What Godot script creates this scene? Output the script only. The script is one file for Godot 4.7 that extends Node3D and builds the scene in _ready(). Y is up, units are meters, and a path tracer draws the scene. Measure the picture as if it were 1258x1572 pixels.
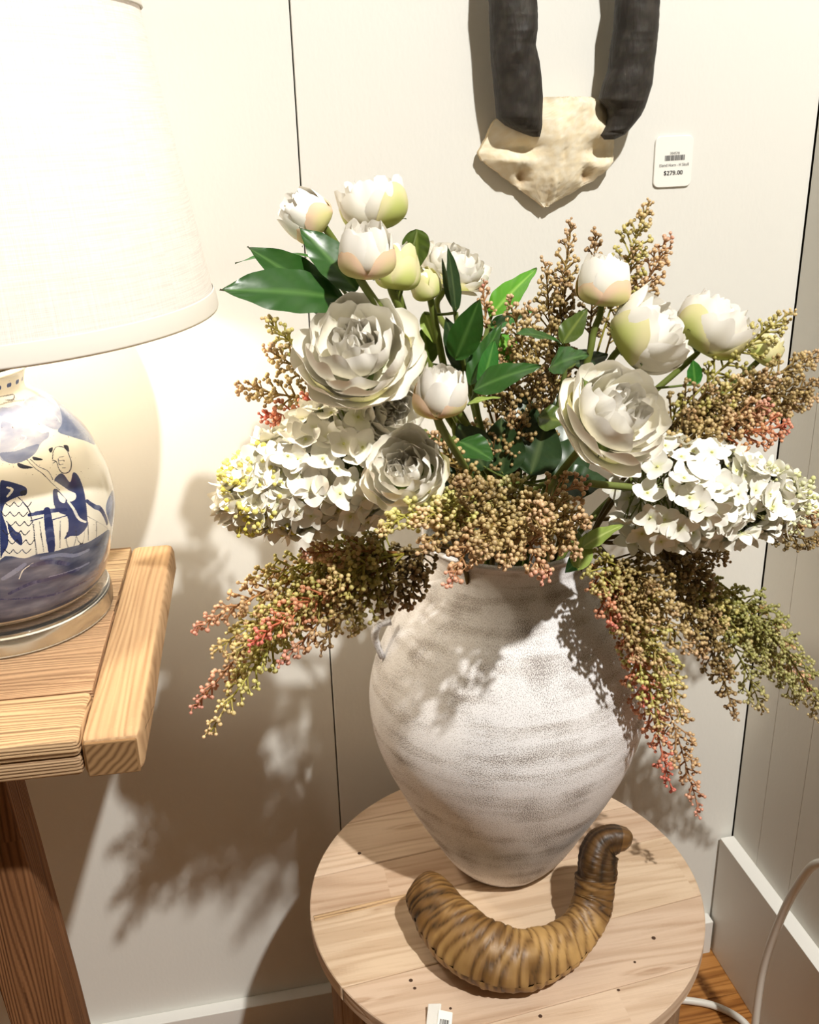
extends Node3D

# ---------------------------------------------------------------- camera frame
const F := 1535.774
const EYE := Vector3(0.0, 1.5, 0.0)
var cam_basis := Basis(Vector3(0.97917962, -0.0247158, 0.20148547), Vector3(0.09783465, 0.92713635, -0.36172721), Vector3(-0.17786412, 0.37390818, 0.91025108))
const WALL := -1.335      # back wall face (z)
const SIDE := 0.847       # right wall face (x)
const TABLE := 0.53       # round table top
const CON := 0.99         # console top
const VAX := 0.33         # vase axis
const VAZ := -1.071
const MOUTH := 1.015

var M := {}
var used := {}
var cache := {}


func ray(px: float, py: float) -> Vector3:
	return cam_basis * Vector3((px - 629.0) / F, -(py - 786.0) / F, -1.0)


func at(px: float, py: float, z: float) -> Vector3:      # a point of the place, on the plane z
	var d := ray(px, py)
	return EYE + d * (z / d.z)


func on_height(px: float, py: float, y: float) -> Vector3:
	var d := ray(px, py)
	return EYE + d * ((y - EYE.y) / d.y)


func on_side(px: float, py: float, x: float) -> Vector3:
	var d := ray(px, py)
	return EYE + d * (x / d.x)


func metres(p: Vector3, px: float) -> float:              # size of so many pixels at that point
	return px / F * -(cam_basis.transposed() * (p - EYE)).z


func facing(x: float, y: float, z: float) -> Vector3:     # right, up, towards the viewer
	return (cam_basis * Vector3(x, y, z)).normalized()


func lin(r: int, g: int, b: int) -> Color:
	return Color8(r, g, b).srgb_to_linear()


# ---------------------------------------------------------------- geometry
class Geo:
	var v := PackedVector3Array()
	var c := PackedColorArray()
	var t := PackedVector2Array()
	var i := PackedInt32Array()
	var seams: Array[Vector2i] = []
	var col := Color.WHITE

	func grid(nu: int, nv: int, f: Callable, paint = null, closed := false, flip := false) -> void:
		var b := v.size()
		for y in nv + 1:
			for x in nu + 1:
				var u := float(x) / nu
				var w := float(y) / nv
				v.append(f.call(u, w))
				c.append(paint.call(u, w) if paint != null else col)
				t.append(Vector2(u, w))
		var n := nu + 1
		for y in nv:
			for x in nu:
				var k := b + y * n + x
				if flip:
					i.append_array([k, k + 1, k + n, k + 1, k + n + 1, k + n])
				else:
					i.append_array([k, k + n, k + 1, k + 1, k + n, k + n + 1])
		if closed:
			for y in nv + 1:
				seams.append(Vector2i(b + y * n, b + y * n + nu))

	func tube(pts: PackedVector3Array, rads: PackedFloat32Array, sides: int, cols = null) -> void:
		var b := v.size()
		var n := pts.size()
		var up := Vector3.UP
		for k in n:
			var d := (pts[mini(k + 1, n - 1)] - pts[maxi(k - 1, 0)]).normalized()
			if k == 0 and absf(d.dot(up)) > 0.9:
				up = Vector3.RIGHT
			var s := d.cross(up).normalized()
			up = s.cross(d).normalized()
			for j in sides:
				var a := TAU * j / sides
				v.append(pts[k] + (s * cos(a) + up * sin(a)) * rads[k])
				c.append(cols[k] if cols != null else col)
				t.append(Vector2(float(j) / sides, float(k) / n))
		for k in n - 1:
			for j in sides:
				var j2 := (j + 1) % sides
				var p := b + k * sides
				i.append_array([p + j, p + j2, p + sides + j, p + j2, p + sides + j2, p + sides + j])
		for e in [0, n - 1]:
			var m := v.size()
			v.append(pts[e])
			c.append(cols[e] if cols != null else col)
			t.append(Vector2(0.5, 0.5))
			for j in sides:
				var q: int = b + e * sides
				if e == 0:
					i.append_array([m, q + (j + 1) % sides, q + j])
				else:
					i.append_array([m, q + j, q + (j + 1) % sides])

	func ball(p: Vector3, r: float, tv: PackedVector3Array, ti: PackedInt32Array) -> void:
		var b := v.size()
		for q in tv:
			v.append(p + q * r)
			c.append(col)
			t.append(Vector2.ZERO)
		for k in ti:
			i.append(b + k)

	func normals() -> PackedVector3Array:
		var n := PackedVector3Array()
		n.resize(v.size())
		for k in range(0, i.size(), 3):
			var a := i[k]
			var b := i[k + 1]
			var d := i[k + 2]
			var q := (v[d] - v[a]).cross(v[b] - v[a])
			n[a] += q
			n[b] += q
			n[d] += q
		for s in seams:
			var q := n[s.x] + n[s.y]
			n[s.x] = q
			n[s.y] = q
		for k in n.size():
			n[k] = n[k].normalized() if n[k].length_squared() > 1e-24 else Vector3.UP
		return n

	func mesh() -> ArrayMesh:
		var a := []
		a.resize(Mesh.ARRAY_MAX)
		a[Mesh.ARRAY_VERTEX] = v
		a[Mesh.ARRAY_NORMAL] = normals()
		a[Mesh.ARRAY_COLOR] = c
		a[Mesh.ARRAY_TEX_UV] = t
		a[Mesh.ARRAY_INDEX] = i
		var m := ArrayMesh.new()
		m.add_surface_from_arrays(Mesh.PRIMITIVE_TRIANGLES, a)
		return m


# a box with rounded edges; wob roughens it as worn wood is
func block(g: Geo, size: Vector3, centre: Vector3, r: float, turn := Basis.IDENTITY, wob := 0.0, segs := 1, noise: FastNoiseLite = null) -> void:
	var h := size / 2.0
	for axis in 3:
		for side in [-1.0, 1.0]:
			var ua := (axis + 1) % 3
			var va := (axis + 2) % 3
			var us := steps(h[ua], r, segs)
			var vs := steps(h[va], r, segs)
			var f := func(u: float, w: float) -> Vector3:
				var p := Vector3.ZERO
				p[axis] = h[axis] * side
				p[ua] = us[roundi(u * (us.size() - 1))]
				p[va] = vs[roundi(w * (vs.size() - 1))]
				var q := p.clamp(-h + Vector3.ONE * r, h - Vector3.ONE * r)
				if r > 0.0:
					p = q + (p - q).normalized() * r
				if noise:
					var s := (centre + p) * 60.0
					p += Vector3(noise.get_noise_3d(s.x, s.y, s.z), noise.get_noise_3d(s.y + 50.0, s.z, s.x), noise.get_noise_3d(s.z, s.x + 90.0, s.y)) * wob
				return centre + turn * p
			g.grid(us.size() - 1, vs.size() - 1, f, null, false, side < 0.0)


func steps(h: float, r: float, segs: int) -> PackedFloat32Array:
	var o := PackedFloat32Array([-h, -h + r * 0.3, -h + r])
	var inner := 2.0 * (h - r)
	var n := clampi(int(inner / 0.03), 1, 14) if segs > 1 else 1
	for k in range(1, n):
		o.append(-h + r + inner * k / n)
	o.append_array([h - r, h - r * 0.3, h])
	return o


# a flat piece with the given outline (x, z), clockwise seen from above or not
func slab(g: Geo, pts: PackedVector2Array, y0: float, y1: float, bevel: float) -> void:
	var n := pts.size()
	var area := 0.0
	for k in n:
		area += pts[k].cross(pts[(k + 1) % n])
	if area < 0.0:
		pts.reverse()
	var inner := PackedVector2Array()
	for k in n:
		var e1 := (pts[k] - pts[(k + n - 1) % n]).normalized()
		var e2 := (pts[(k + 1) % n] - pts[k]).normalized()
		var d := (Vector2(-e1.y, e1.x) + Vector2(-e2.y, e2.x))
		d = d.normalized() * bevel / maxf(0.35, d.length() / 2.0)
		inner.append(pts[k] + d)
	var rings := [[pts, y0], [pts, y1 - bevel], [inner, y1]]
	for q in 2:
		var b := g.v.size()
		for k in n + 1:
			for e in 2:
				var p: Vector2 = rings[q + e][0][k % n]
				g.v.append(Vector3(p.x, rings[q + e][1], p.y))
				g.c.append(g.col)
				g.t.append(Vector2.ZERO)
		for k in n:
			var s := b + k * 2
			g.i.append_array([s, s + 2, s + 1, s + 1, s + 2, s + 3])
	for e in [[inner, y1], [pts, y0]]:
		var b := g.v.size()
		for p in e[0]:
			g.v.append(Vector3(p.x, e[1], p.y))
			g.c.append(g.col)
			g.t.append(Vector2.ZERO)
		var tri := Geometry2D.triangulate_polygon(e[0])
		for k in range(0, tri.size(), 3):
			var a: Vector2 = e[0][tri[k]]
			var up: bool = (e[0][tri[k + 1]] - a).cross(e[0][tri[k + 2]] - a) > 0.0
			if up == (e[1] == y1):
				g.i.append_array([b + tri[k], b + tri[k + 1], b + tri[k + 2]])
			else:
				g.i.append_array([b + tri[k], b + tri[k + 2], b + tri[k + 1]])


func lathe(g: Geo, prof: Array, n: int, c := Vector3.ZERO, wob: FastNoiseLite = null, amp := 0.0) -> void:
	var m := prof.size() - 1
	g.grid(n, m, func(u: float, w: float) -> Vector3:
		var p: Vector2 = prof[roundi(w * m)]
		var a := TAU * u
		var r := p.x
		if wob:
			r += amp * wob.get_noise_3d(sin(a) * 30.0, p.y * 260.0, cos(a) * 30.0)
		return c + Vector3(sin(a) * r, p.y, cos(a) * r), null, true)
	# heights as v, so that a picture wraps round by height
	var y0: float = prof[0].y
	var y1: float = prof[m].y
	var b := g.v.size() - (n + 1) * (m + 1)
	for k in (n + 1) * (m + 1):
		g.t[b + k] = Vector2(g.t[b + k].x, clampf(1.0 - (g.v[b + k].y - c.y - y0) / maxf(y1 - y0, 1e-6), 0.0, 1.0))


func smooth(pts: Array, per: int) -> Array:        # Catmull-Rom through 2D points
	var o := []
	for k in pts.size() - 1:
		for s in per:
			o.append(pts[k].cubic_interpolate(pts[k + 1], pts[maxi(k - 1, 0)], pts[mini(k + 2, pts.size() - 1)], float(s) / per))
	o.append(pts[-1])
	return o


func bend(a: Vector3, b: Vector3, c: Vector3, n: int) -> PackedVector3Array:
	var o := PackedVector3Array()
	for k in n + 1:
		var s := float(k) / n
		o.append(a * (1 - s) * (1 - s) + b * 2.0 * s * (1 - s) + c * s * s)
	return o


func curve3(pts: Array, per: int) -> PackedVector3Array:
	var o := PackedVector3Array()
	for k in pts.size() - 1:
		for s in per:
			o.append((pts[k] as Vector3).cubic_interpolate(pts[k + 1], pts[maxi(k - 1, 0)], pts[mini(k + 2, pts.size() - 1)], float(s) / per))
	o.append(pts[-1])
	return o


func rads(n: int, a: float, b: float) -> PackedFloat32Array:
	var o := PackedFloat32Array()
	for k in n:
		o.append(lerpf(a, b, float(k) / maxf(n - 1, 1)))
	return o


# ---------------------------------------------------------------- nodes
func numbered(called: String) -> String:
	var n: int = used.get(called, 0)
	used[called] = n + 1
	return called if n == 0 else "%s_%03d" % [called, n]


func thing(called: String, label: String, category: String, base: Vector3, group := "", turn := 0.0) -> Node3D:
	var o := Node3D.new()
	o.name = numbered(called)
	add_child(o)
	o.position = base
	o.rotation.y = turn
	o.set_meta("label", label)
	o.set_meta("category", category)
	if group:
		o.set_meta("group", group)
	return o


func put(parent: Node3D, called: String, mesh: Mesh, mat: Material, where := Transform3D.IDENTITY, own := false) -> MeshInstance3D:
	var m := MeshInstance3D.new()
	var n := 0
	var nm := called
	while parent.has_node(nm):
		n += 1
		nm = "%s_%03d" % [called, n]
	m.name = nm
	m.mesh = mesh
	m.material_override = mat
	parent.add_child(m, true)
	m.transform = where if own else parent.global_transform.affine_inverse() * where
	return m


func structure(called: String) -> Node3D:
	var o := Node3D.new()
	o.name = called
	add_child(o)
	o.set_meta("kind", "structure")
	return o


# ---------------------------------------------------------------- materials
func mat(color: Color, rough := 0.7, spec := 0.5) -> StandardMaterial3D:
	var m := StandardMaterial3D.new()
	m.albedo_color = color
	m.roughness = rough
	m.metallic_specular = spec
	return m


func vmat(rough := 0.7, spec := 0.5) -> StandardMaterial3D:
	var m := mat(Color.WHITE, rough, spec)
	m.vertex_color_use_as_albedo = true
	m.cull_mode = BaseMaterial3D.CULL_DISABLED
	return m


func noise_image(seed_: int, freq: float, w: int, h: int, oct := 4) -> PackedByteArray:
	var n := FastNoiseLite.new()
	n.seed = seed_
	n.frequency = freq
	n.fractal_octaves = oct
	var im := n.get_seamless_image(w, h)
	im.convert(Image.FORMAT_L8)
	return im.get_data()


# growth lines along u; returns [colour, height]
func wood_pictures(seed_: int, dark: Color, light: Color, lines: int, warp: float, strength: float, knots := 0, cracks := 0) -> Array:
	var s := 512
	var a := noise_image(seed_, 0.006, s, s, 3)
	var b := noise_image(seed_ + 1, 0.05, s, s, 4)
	var im := Image.create(s, s, false, Image.FORMAT_RGB8)
	var hm := Image.create(s, s, false, Image.FORMAT_L8)
	var rng := RandomNumberGenerator.new()
	rng.seed = seed_
	var ks := []
	for k in knots:
		ks.append(Vector3(rng.randf_range(60, 450), rng.randf_range(60, 450), rng.randf_range(7, 15)))
	for y in s:
		for x in s:
			var w := a[y * s + ((x >> 2) & 511)] / 255.0
			var fine := b[y * s + (x >> 3)] / 255.0
			var shift := 0.0
			var knot := 0.0
			for q in ks:
				var dx: float = (x - q.x) / q.z * 0.45
				var dy: float = (y - q.y) / q.z
				var d := dx * dx + dy * dy
				if d < 9.0:
					shift += 1.2 * exp(-d) * signf(dy)
					knot = maxf(knot, exp(-d * 2.2))
			var g := 0.5 + 0.5 * sin(TAU * (lines * float(y) / s + warp * w + shift))
			g = g * g
			var f := clampf(1.0 - strength * g * (0.45 + 0.9 * fine) - 0.7 * absf(fine - 0.5) - 0.75 * knot, 0.0, 1.0)
			f = clampf(f + 0.35 * (w - 0.5), 0.0, 1.0)
			im.set_pixel(x, y, dark.lerp(light, f))
			hm.set_pixel(x, y, Color(f, f, f))
	for k in cracks:                                # short dark checks across the grain
		var p := Vector2(rng.randf() * s, rng.randf() * s)
		var d := Vector2(rng.randf_range(-0.5, 0.5), 1.0 if rng.randf() < 0.5 else -1.0)
		for q in rng.randi_range(14, 46):
			d.x = clampf(d.x + rng.randf_range(-0.5, 0.5), -1.2, 1.2)
			p += d
			for e in rng.randi_range(1, 2):
				im.set_pixel(posmod(int(p.x) + e, s), posmod(int(p.y), s), dark.darkened(0.5))
				hm.set_pixel(posmod(int(p.x) + e, s), posmod(int(p.y), s), Color.BLACK)
	return [ImageTexture.create_from_image(im), ImageTexture.create_from_image(hm)]


func ring_picture() -> ImageTexture:               # sawn end of a board
	var s := 256
	var im := Image.create(s, s, false, Image.FORMAT_RGB8)
	var a := noise_image(5, 0.01, s, s, 3)
	for y in s:
		for x in s:
			var r := Vector2(x - 340.0, y + 40.0).length() + 9.0 * (a[y * s + x] / 255.0 - 0.5)
			var f := 0.5 + 0.5 * sin(r * 0.75)
			im.set_pixel(x, y, Color8(92, 68, 46).lerp(Color8(172, 142, 106), 0.25 + 0.75 * sqrt(f)))
	return ImageTexture.create_from_image(im)


func wood(pics: Array, scale: Vector3, offset: Vector3, tint: Color, rough := 0.65, relief := 0.08) -> StandardMaterial3D:
	var m := mat(tint, rough, 0.35)
	m.albedo_texture = pics[0]
	m.heightmap_enabled = true
	m.heightmap_texture = pics[1]
	m.heightmap_scale = relief
	m.uv1_triplanar = true
	m.uv1_triplanar_sharpness = 6.0
	m.uv1_scale = scale
	m.uv1_offset = offset
	return m


func turned(pics: Array) -> Array:                 # the same grain, running along v
	var o := []
	for p in pics:
		var im: Image = p.get_image().duplicate()
		im.rotate_90(CLOCKWISE)
		o.append(ImageTexture.create_from_image(im))
	return o


func noise_tex(seed_: int, freq: float, size := 256, ramp: Gradient = null) -> NoiseTexture2D:
	var t := NoiseTexture2D.new()
	var n := FastNoiseLite.new()
	n.seed = seed_
	n.frequency = freq
	n.fractal_octaves = 4
	t.noise = n
	t.seamless = true
	t.width = size
	t.height = size
	if ramp:
		t.color_ramp = ramp
	return t


func make_materials() -> void:
	var paint := mat(Color8(231, 229, 222), 0.55, 0.4)
	paint.uv1_triplanar = true
	paint.uv1_scale = Vector3(9, 5, 9)
	paint.heightmap_enabled = true
	paint.heightmap_texture = noise_tex(3, 0.05)
	paint.heightmap_scale = 0.012
	M.paint = paint
	M.gap = mat(Color8(90, 82, 70), 0.9)
	M.trim = mat(Color8(234, 232, 226), 0.5, 0.45)
	M.white = mat(Color8(244, 241, 234), 0.6)
	M.ink = mat(Color8(30, 29, 30), 0.8)
	M.petal = vmat(0.72, 0.3)
	M.petal.backlight_enabled = true
	M.petal.backlight = Color(0.34, 0.335, 0.31)
	M.sepal = vmat(0.65, 0.35)
	M.sepal.backlight_enabled = true
	M.sepal.backlight = Color(0.5, 0.5, 0.3)
	M.leaf = vmat(0.33, 0.5)
	M.leaf.backlight_enabled = true
	M.leaf.backlight = Color(0.3, 0.38, 0.16)
	M.stem = vmat(0.6, 0.4)
	M.berry = vmat(0.36, 0.5)
	M.bone = vmat(0.7, 0.35)
	M.bone.uv1_triplanar = true
	M.bone.uv1_scale = Vector3.ONE * 14.0
	M.bone.heightmap_enabled = true
	M.bone.heightmap_texture = noise_tex(8, 0.03)
	M.bone.heightmap_scale = 0.03
	M.horn = vmat(0.62, 0.4)
	M.horn.uv1_triplanar = true
	M.horn.uv1_scale = Vector3(10, 2.5, 10)
	M.horn.heightmap_enabled = true
	M.horn.heightmap_texture = noise_tex(12, 0.06)
	M.horn.heightmap_scale = 0.1
	M.ram = vmat(0.5, 0.5)
	M.cord = mat(Color8(225, 221, 212), 0.4)
	M.metal = mat(Color8(150, 140, 120), 0.35)
	M.metal.metallic = 1.0
	var rec := wood_pictures(21, Color8(124, 100, 78), Color8(222, 198, 168), 46, 6.0, 0.55, 3)
	var soft := wood_pictures(33, Color8(196, 168, 142), Color8(233, 212, 190), 9, 3.0, 0.5, 4)
	var oak := wood_pictures(47, Color8(132, 84, 40), Color8(204, 150, 88), 14, 3.0, 0.6, 1)
	var rect := turned(rec)
	var board := turned(wood_pictures(55, Color8(156, 124, 94), Color8(206, 178, 146), 34, 5.0, 0.4, 2, 9))
	M.console = []
	for k in 4:
		M.console.append(wood(rec, Vector3(1.1, 4.2, 4.2), Vector3(0.31 * k, 0.27 * k, 0.43 * k), [Color8(240, 226, 206), Color8(236, 216, 200), Color8(218, 204, 188), Color8(242, 232, 214)][k], 0.7, 0.14))
	M.console_end = wood(board, Vector3(4.2, 4.2, 1.1), Vector3(0.2, 0.1, 0.5), Color8(255, 244, 228), 0.7, 0.08)
	M.end_grain = mat(Color8(240, 228, 214), 0.8, 0.3)
	M.end_grain.albedo_texture = ring_picture()
	M.console_leg = wood(rect, Vector3(4.0, 1.0, 4.0), Vector3(0.6, 0.2, 0.1), Color8(158, 124, 98), 0.75, 0.14)
	M.round = []
	for k in 4:
		M.round.append(wood(soft, Vector3(1.6, 4.0, 4.0), Vector3(0.37 * k, 0.11, 0.29 * k), [Color8(232, 224, 218), Color8(240, 234, 228), Color8(226, 216, 208), Color8(236, 230, 220)][k], 0.62, 0.06))
	M.stave = wood(turned(soft), Vector3(4.0, 1.2, 4.0), Vector3(0.3, 0.4, 0.2), Color8(176, 158, 140), 0.75, 0.1)
	M.floor = []
	for k in 3:
		M.floor.append(wood(oak, Vector3(1.3, 4.5, 4.5), Vector3(0.4 * k, 0.1, 0.33 * k), [Color8(226, 216, 204), Color8(208, 194, 178), Color8(220, 206, 190)][k], 0.4, 0.03))


const LAMP_TINT := Color(1.0, 0.945, 0.85)
const LAMP_POWER := 0.21


func _ready() -> void:
	var cam := Camera3D.new()
	cam.name = "camera"
	cam.fov = rad_to_deg(2.0 * atan(786.0 / F))
	cam.near = 0.05
	cam.far = 30.0
	add_child(cam)
	cam.transform = Transform3D(cam_basis, EYE)
	cam.current = true
	var we := WorldEnvironment.new()
	we.name = "surroundings"
	var env := Environment.new()
	env.background_mode = Environment.BG_COLOR
	env.background_color = Color8(252, 228, 188)
	env.background_energy_multiplier = 0.13
	env.tonemap_mode = Environment.TONE_MAPPER_LINEAR
	env.tonemap_exposure = 1.0
	env.sdfgi_enabled = true
	env.ssao_enabled = true
	env.ssil_enabled = true
	we.environment = env
	add_child(we)
	# the shop's ceiling spot, high at the front right
	var spot := SpotLight3D.new()
	spot.name = "track_spot"
	spot.light_color = Color(1.0, 0.99, 0.965)
	spot.light_energy = 12.3
	spot.light_size = 0.04
	spot.spot_range = 9.0
	spot.spot_attenuation = 2.0
	spot.spot_angle = 38.0
	spot.spot_angle_attenuation = 0.6
	spot.shadow_enabled = true
	add_child(spot)
	var from := Vector3(0.80, 3.58, 0.82)
	spot.look_at_from_position(from, Vector3(0.2, 0.9, -1.2))
	make_ball()
	make_materials()
	build_room()
	build_console()
	build_round_table()
	build_lamp()
	build_vase()
	build_skull()
	build_flowers()
	build_ram_horn()
	build_tags()
	build_cord()
	build_track_light(from, spot.global_basis)


func build_track_light(from: Vector3, b: Basis) -> void:
	var t := thing("track_light", "white track spotlight on the ceiling shining down at the flowers", "light", from)
	var g := Geo.new()
	var q := Transform3D(b * Basis(Vector3.RIGHT, PI / 2.0), from)
	lathe(g, [Vector2(0.0, -0.13), Vector2(0.035, -0.13), Vector2(0.04, -0.12), Vector2(0.044, -0.02), Vector2(0.046, 0.0), Vector2(0.043, 0.0), Vector2(0.041, -0.02), Vector2(0.0, -0.021)], 40)
	put(t, "housing", g.mesh(), M.trim, Transform3D(b * Basis(Vector3.RIGHT, -PI / 2.0), from + b.z * 0.012))
	var glow := mat(Color8(255, 245, 225))
	glow.emission_enabled = true
	glow.emission = Color8(255, 240, 215)
	glow.emission_energy_multiplier = 4.0
	g = Geo.new()
	lathe(g, [Vector2(0.0, -0.004), Vector2(0.038, -0.004), Vector2(0.04, -0.002)], 32)
	put(t, "lens", g.mesh(), glow, Transform3D(b * Basis(Vector3.RIGHT, -PI / 2.0), from + b.z * 0.012))
	g = Geo.new()
	g.tube(PackedVector3Array([from + b.z * 0.08, Vector3(from.x, 3.81, from.z + 0.06)]), rads(2, 0.008, 0.008), 10)
	put(t, "bracket", g.mesh(), M.trim)


# ---------------------------------------------------------------- the setting
func build_room() -> void:
	var wb := structure("wall_back")
	var g := Geo.new()
	block(g, Vector3(3.6, 3.9, 0.1), Vector3(-0.35, 1.85, WALL - 0.068), 0.0)
	put(wb, "backing", g.mesh(), M.gap)
	# upright boards with fine open joints
	var edges := [-2.10, -1.36, -0.615, 0.1315, 0.8475]
	for k in edges.size() - 1:
		g = Geo.new()
		block(g, Vector3(edges[k + 1] - edges[k] - 0.0019, 3.8, 0.018), Vector3((edges[k] + edges[k + 1]) / 2.0, 1.85, WALL - 0.009), 0.0012)
		put(wb, "board", g.mesh(), M.paint)
	var wr := structure("wall_right")
	g = Geo.new()
	block(g, Vector3(0.1, 3.9, 3.2), Vector3(SIDE + 0.074, 1.85, WALL + 1.5), 0.0)
	put(wr, "backing", g.mesh(), M.gap)
	var zs := [WALL + 0.003, -1.25, -1.153, -1.055, -0.957, -0.86, -0.76, -0.66, -0.56, -0.46, -0.36, -0.26, -0.16, 1.6]
	for k in zs.size() - 1:
		g = Geo.new()
		block(g, Vector3(0.024, 3.8, zs[k + 1] - zs[k] - 0.0004), Vector3(SIDE + 0.012, 1.85, (zs[k] + zs[k + 1]) / 2.0), 0.0009)
		put(wr, "board", g.mesh(), M.paint)
	g = Geo.new()
	block(g, Vector3(3.1, 0.076, 0.024), Vector3(-0.735, 0.038, WALL + 0.012), 0.002)
	var b := put(structure("baseboard_back"), "moulding", g.mesh(), M.trim)
	g = Geo.new()
	block(g, Vector3(0.027, 0.255, 2.9), Vector3(SIDE - 0.0135, 0.1275, WALL + 1.4555), 0.0015)
	put(structure("baseboard_right"), "moulding", g.mesh(), M.trim)
	var fl := structure("floor")
	g = Geo.new()
	block(g, Vector3(4.4, 0.06, 4.2), Vector3(-0.7, -0.047, 0.4), 0.0)
	put(fl, "subfloor", g.mesh(), M.gap)
	for k in 14:
		var z := WALL + 0.06 + 0.12 * k
		var x := SIDE + 0.05
		for q in 3:
			var l: float = [0.62, 0.95, 1.2][(k + q) % 3]
			g = Geo.new()
			block(g, Vector3(l - 0.001, 0.016, 0.119), Vector3(x - l / 2.0, -0.008, z), 0.0012)
			put(fl, "plank", g.mesh(), M.floor[(k * 2 + q) % 3])
			x -= l
	var ce := structure("ceiling")
	g = Geo.new()
	block(g, Vector3(4.4, 0.1, 4.2), Vector3(-0.7, 3.86, 0.4), 0.0)
	put(ce, "panel", g.mesh(), M.paint)


func build_console() -> void:
	var base := Vector3(-0.096, 0.0, -0.786)
	var t := thing("console_table", "reclaimed wood console table with thick end board beneath the blue and white lamp", "table", base, "", -0.055)
	var nz := FastNoiseLite.new()
	nz.seed = 5
	nz.frequency = 0.04
	var w := 0.0022
	var g := Geo.new()
	block(g, Vector3(0.053, 0.042, 0.436), Vector3(-0.0265, CON - 0.021, -0.218), 0.009, Basis.IDENTITY, w, 2, nz)
	var eb := put(t, "end_board", g.mesh(), M.console_end, Transform3D.IDENTITY, true)
	g = Geo.new()
	block(g, Vector3(0.046, 0.035, 0.004), Vector3(-0.0265, CON - 0.021, -0.0007), 0.0018)
	put(eb, "end_grain", g.mesh(), M.end_grain, Transform3D.IDENTITY, true)
	var zz := [0.0, -0.085, -0.255, -0.339, -0.432]
	for k in 4:
		g = Geo.new()
		var d: float = zz[k] - zz[k + 1]
		block(g, Vector3(0.95, 0.0185 if k == 0 else 0.02, d - 0.0012), Vector3(-0.5282, CON - (0.0095 if k == 0 else 0.0103), (zz[k] + zz[k + 1]) / 2.0), 0.006 if k == 0 else 0.0016, Basis.IDENTITY, w * (0.8 if k == 0 else 0.3), 2, nz)
		put(t, "plank", g.mesh(), M.console[k], Transform3D.IDENTITY, true)
	g = Geo.new()
	block(g, Vector3(0.95, 0.0185, 0.03), Vector3(-0.5282, CON - 0.0288, -0.0158), 0.005, Basis.IDENTITY, w * 1.2, 2, nz)
	put(t, "edge_strip", g.mesh(), M.console[2], Transform3D.IDENTITY, true)
	g = Geo.new()
	block(g, Vector3(0.94, 0.02, 0.39), Vector3(-0.525, CON - 0.0315, -0.228), 0.002)
	put(t, "under_board", g.mesh(), M.console[1], Transform3D.IDENTITY, true)
	# splayed trestle legs
	var inv := t.global_transform.affine_inverse()
	for q in [[-0.286, -0.238, -0.95], [-0.82, -0.868, -0.95]]:
		g = Geo.new()
		var a := Vector3(q[0], CON - 0.041, q[2])
		var e := Vector3(q[1], 0.0, q[2] + 0.01)
		var d := (a - e).normalized()
		var turn := Basis(d.cross(Vector3.BACK).normalized(), d, Vector3.BACK)
		block(g, Vector3(0.066, (a - e).length(), 0.075), (a + e) / 2.0, 0.006, turn, 0.003, 2, nz)
		put(t, "leg", g.mesh(), M.console_leg)


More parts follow.
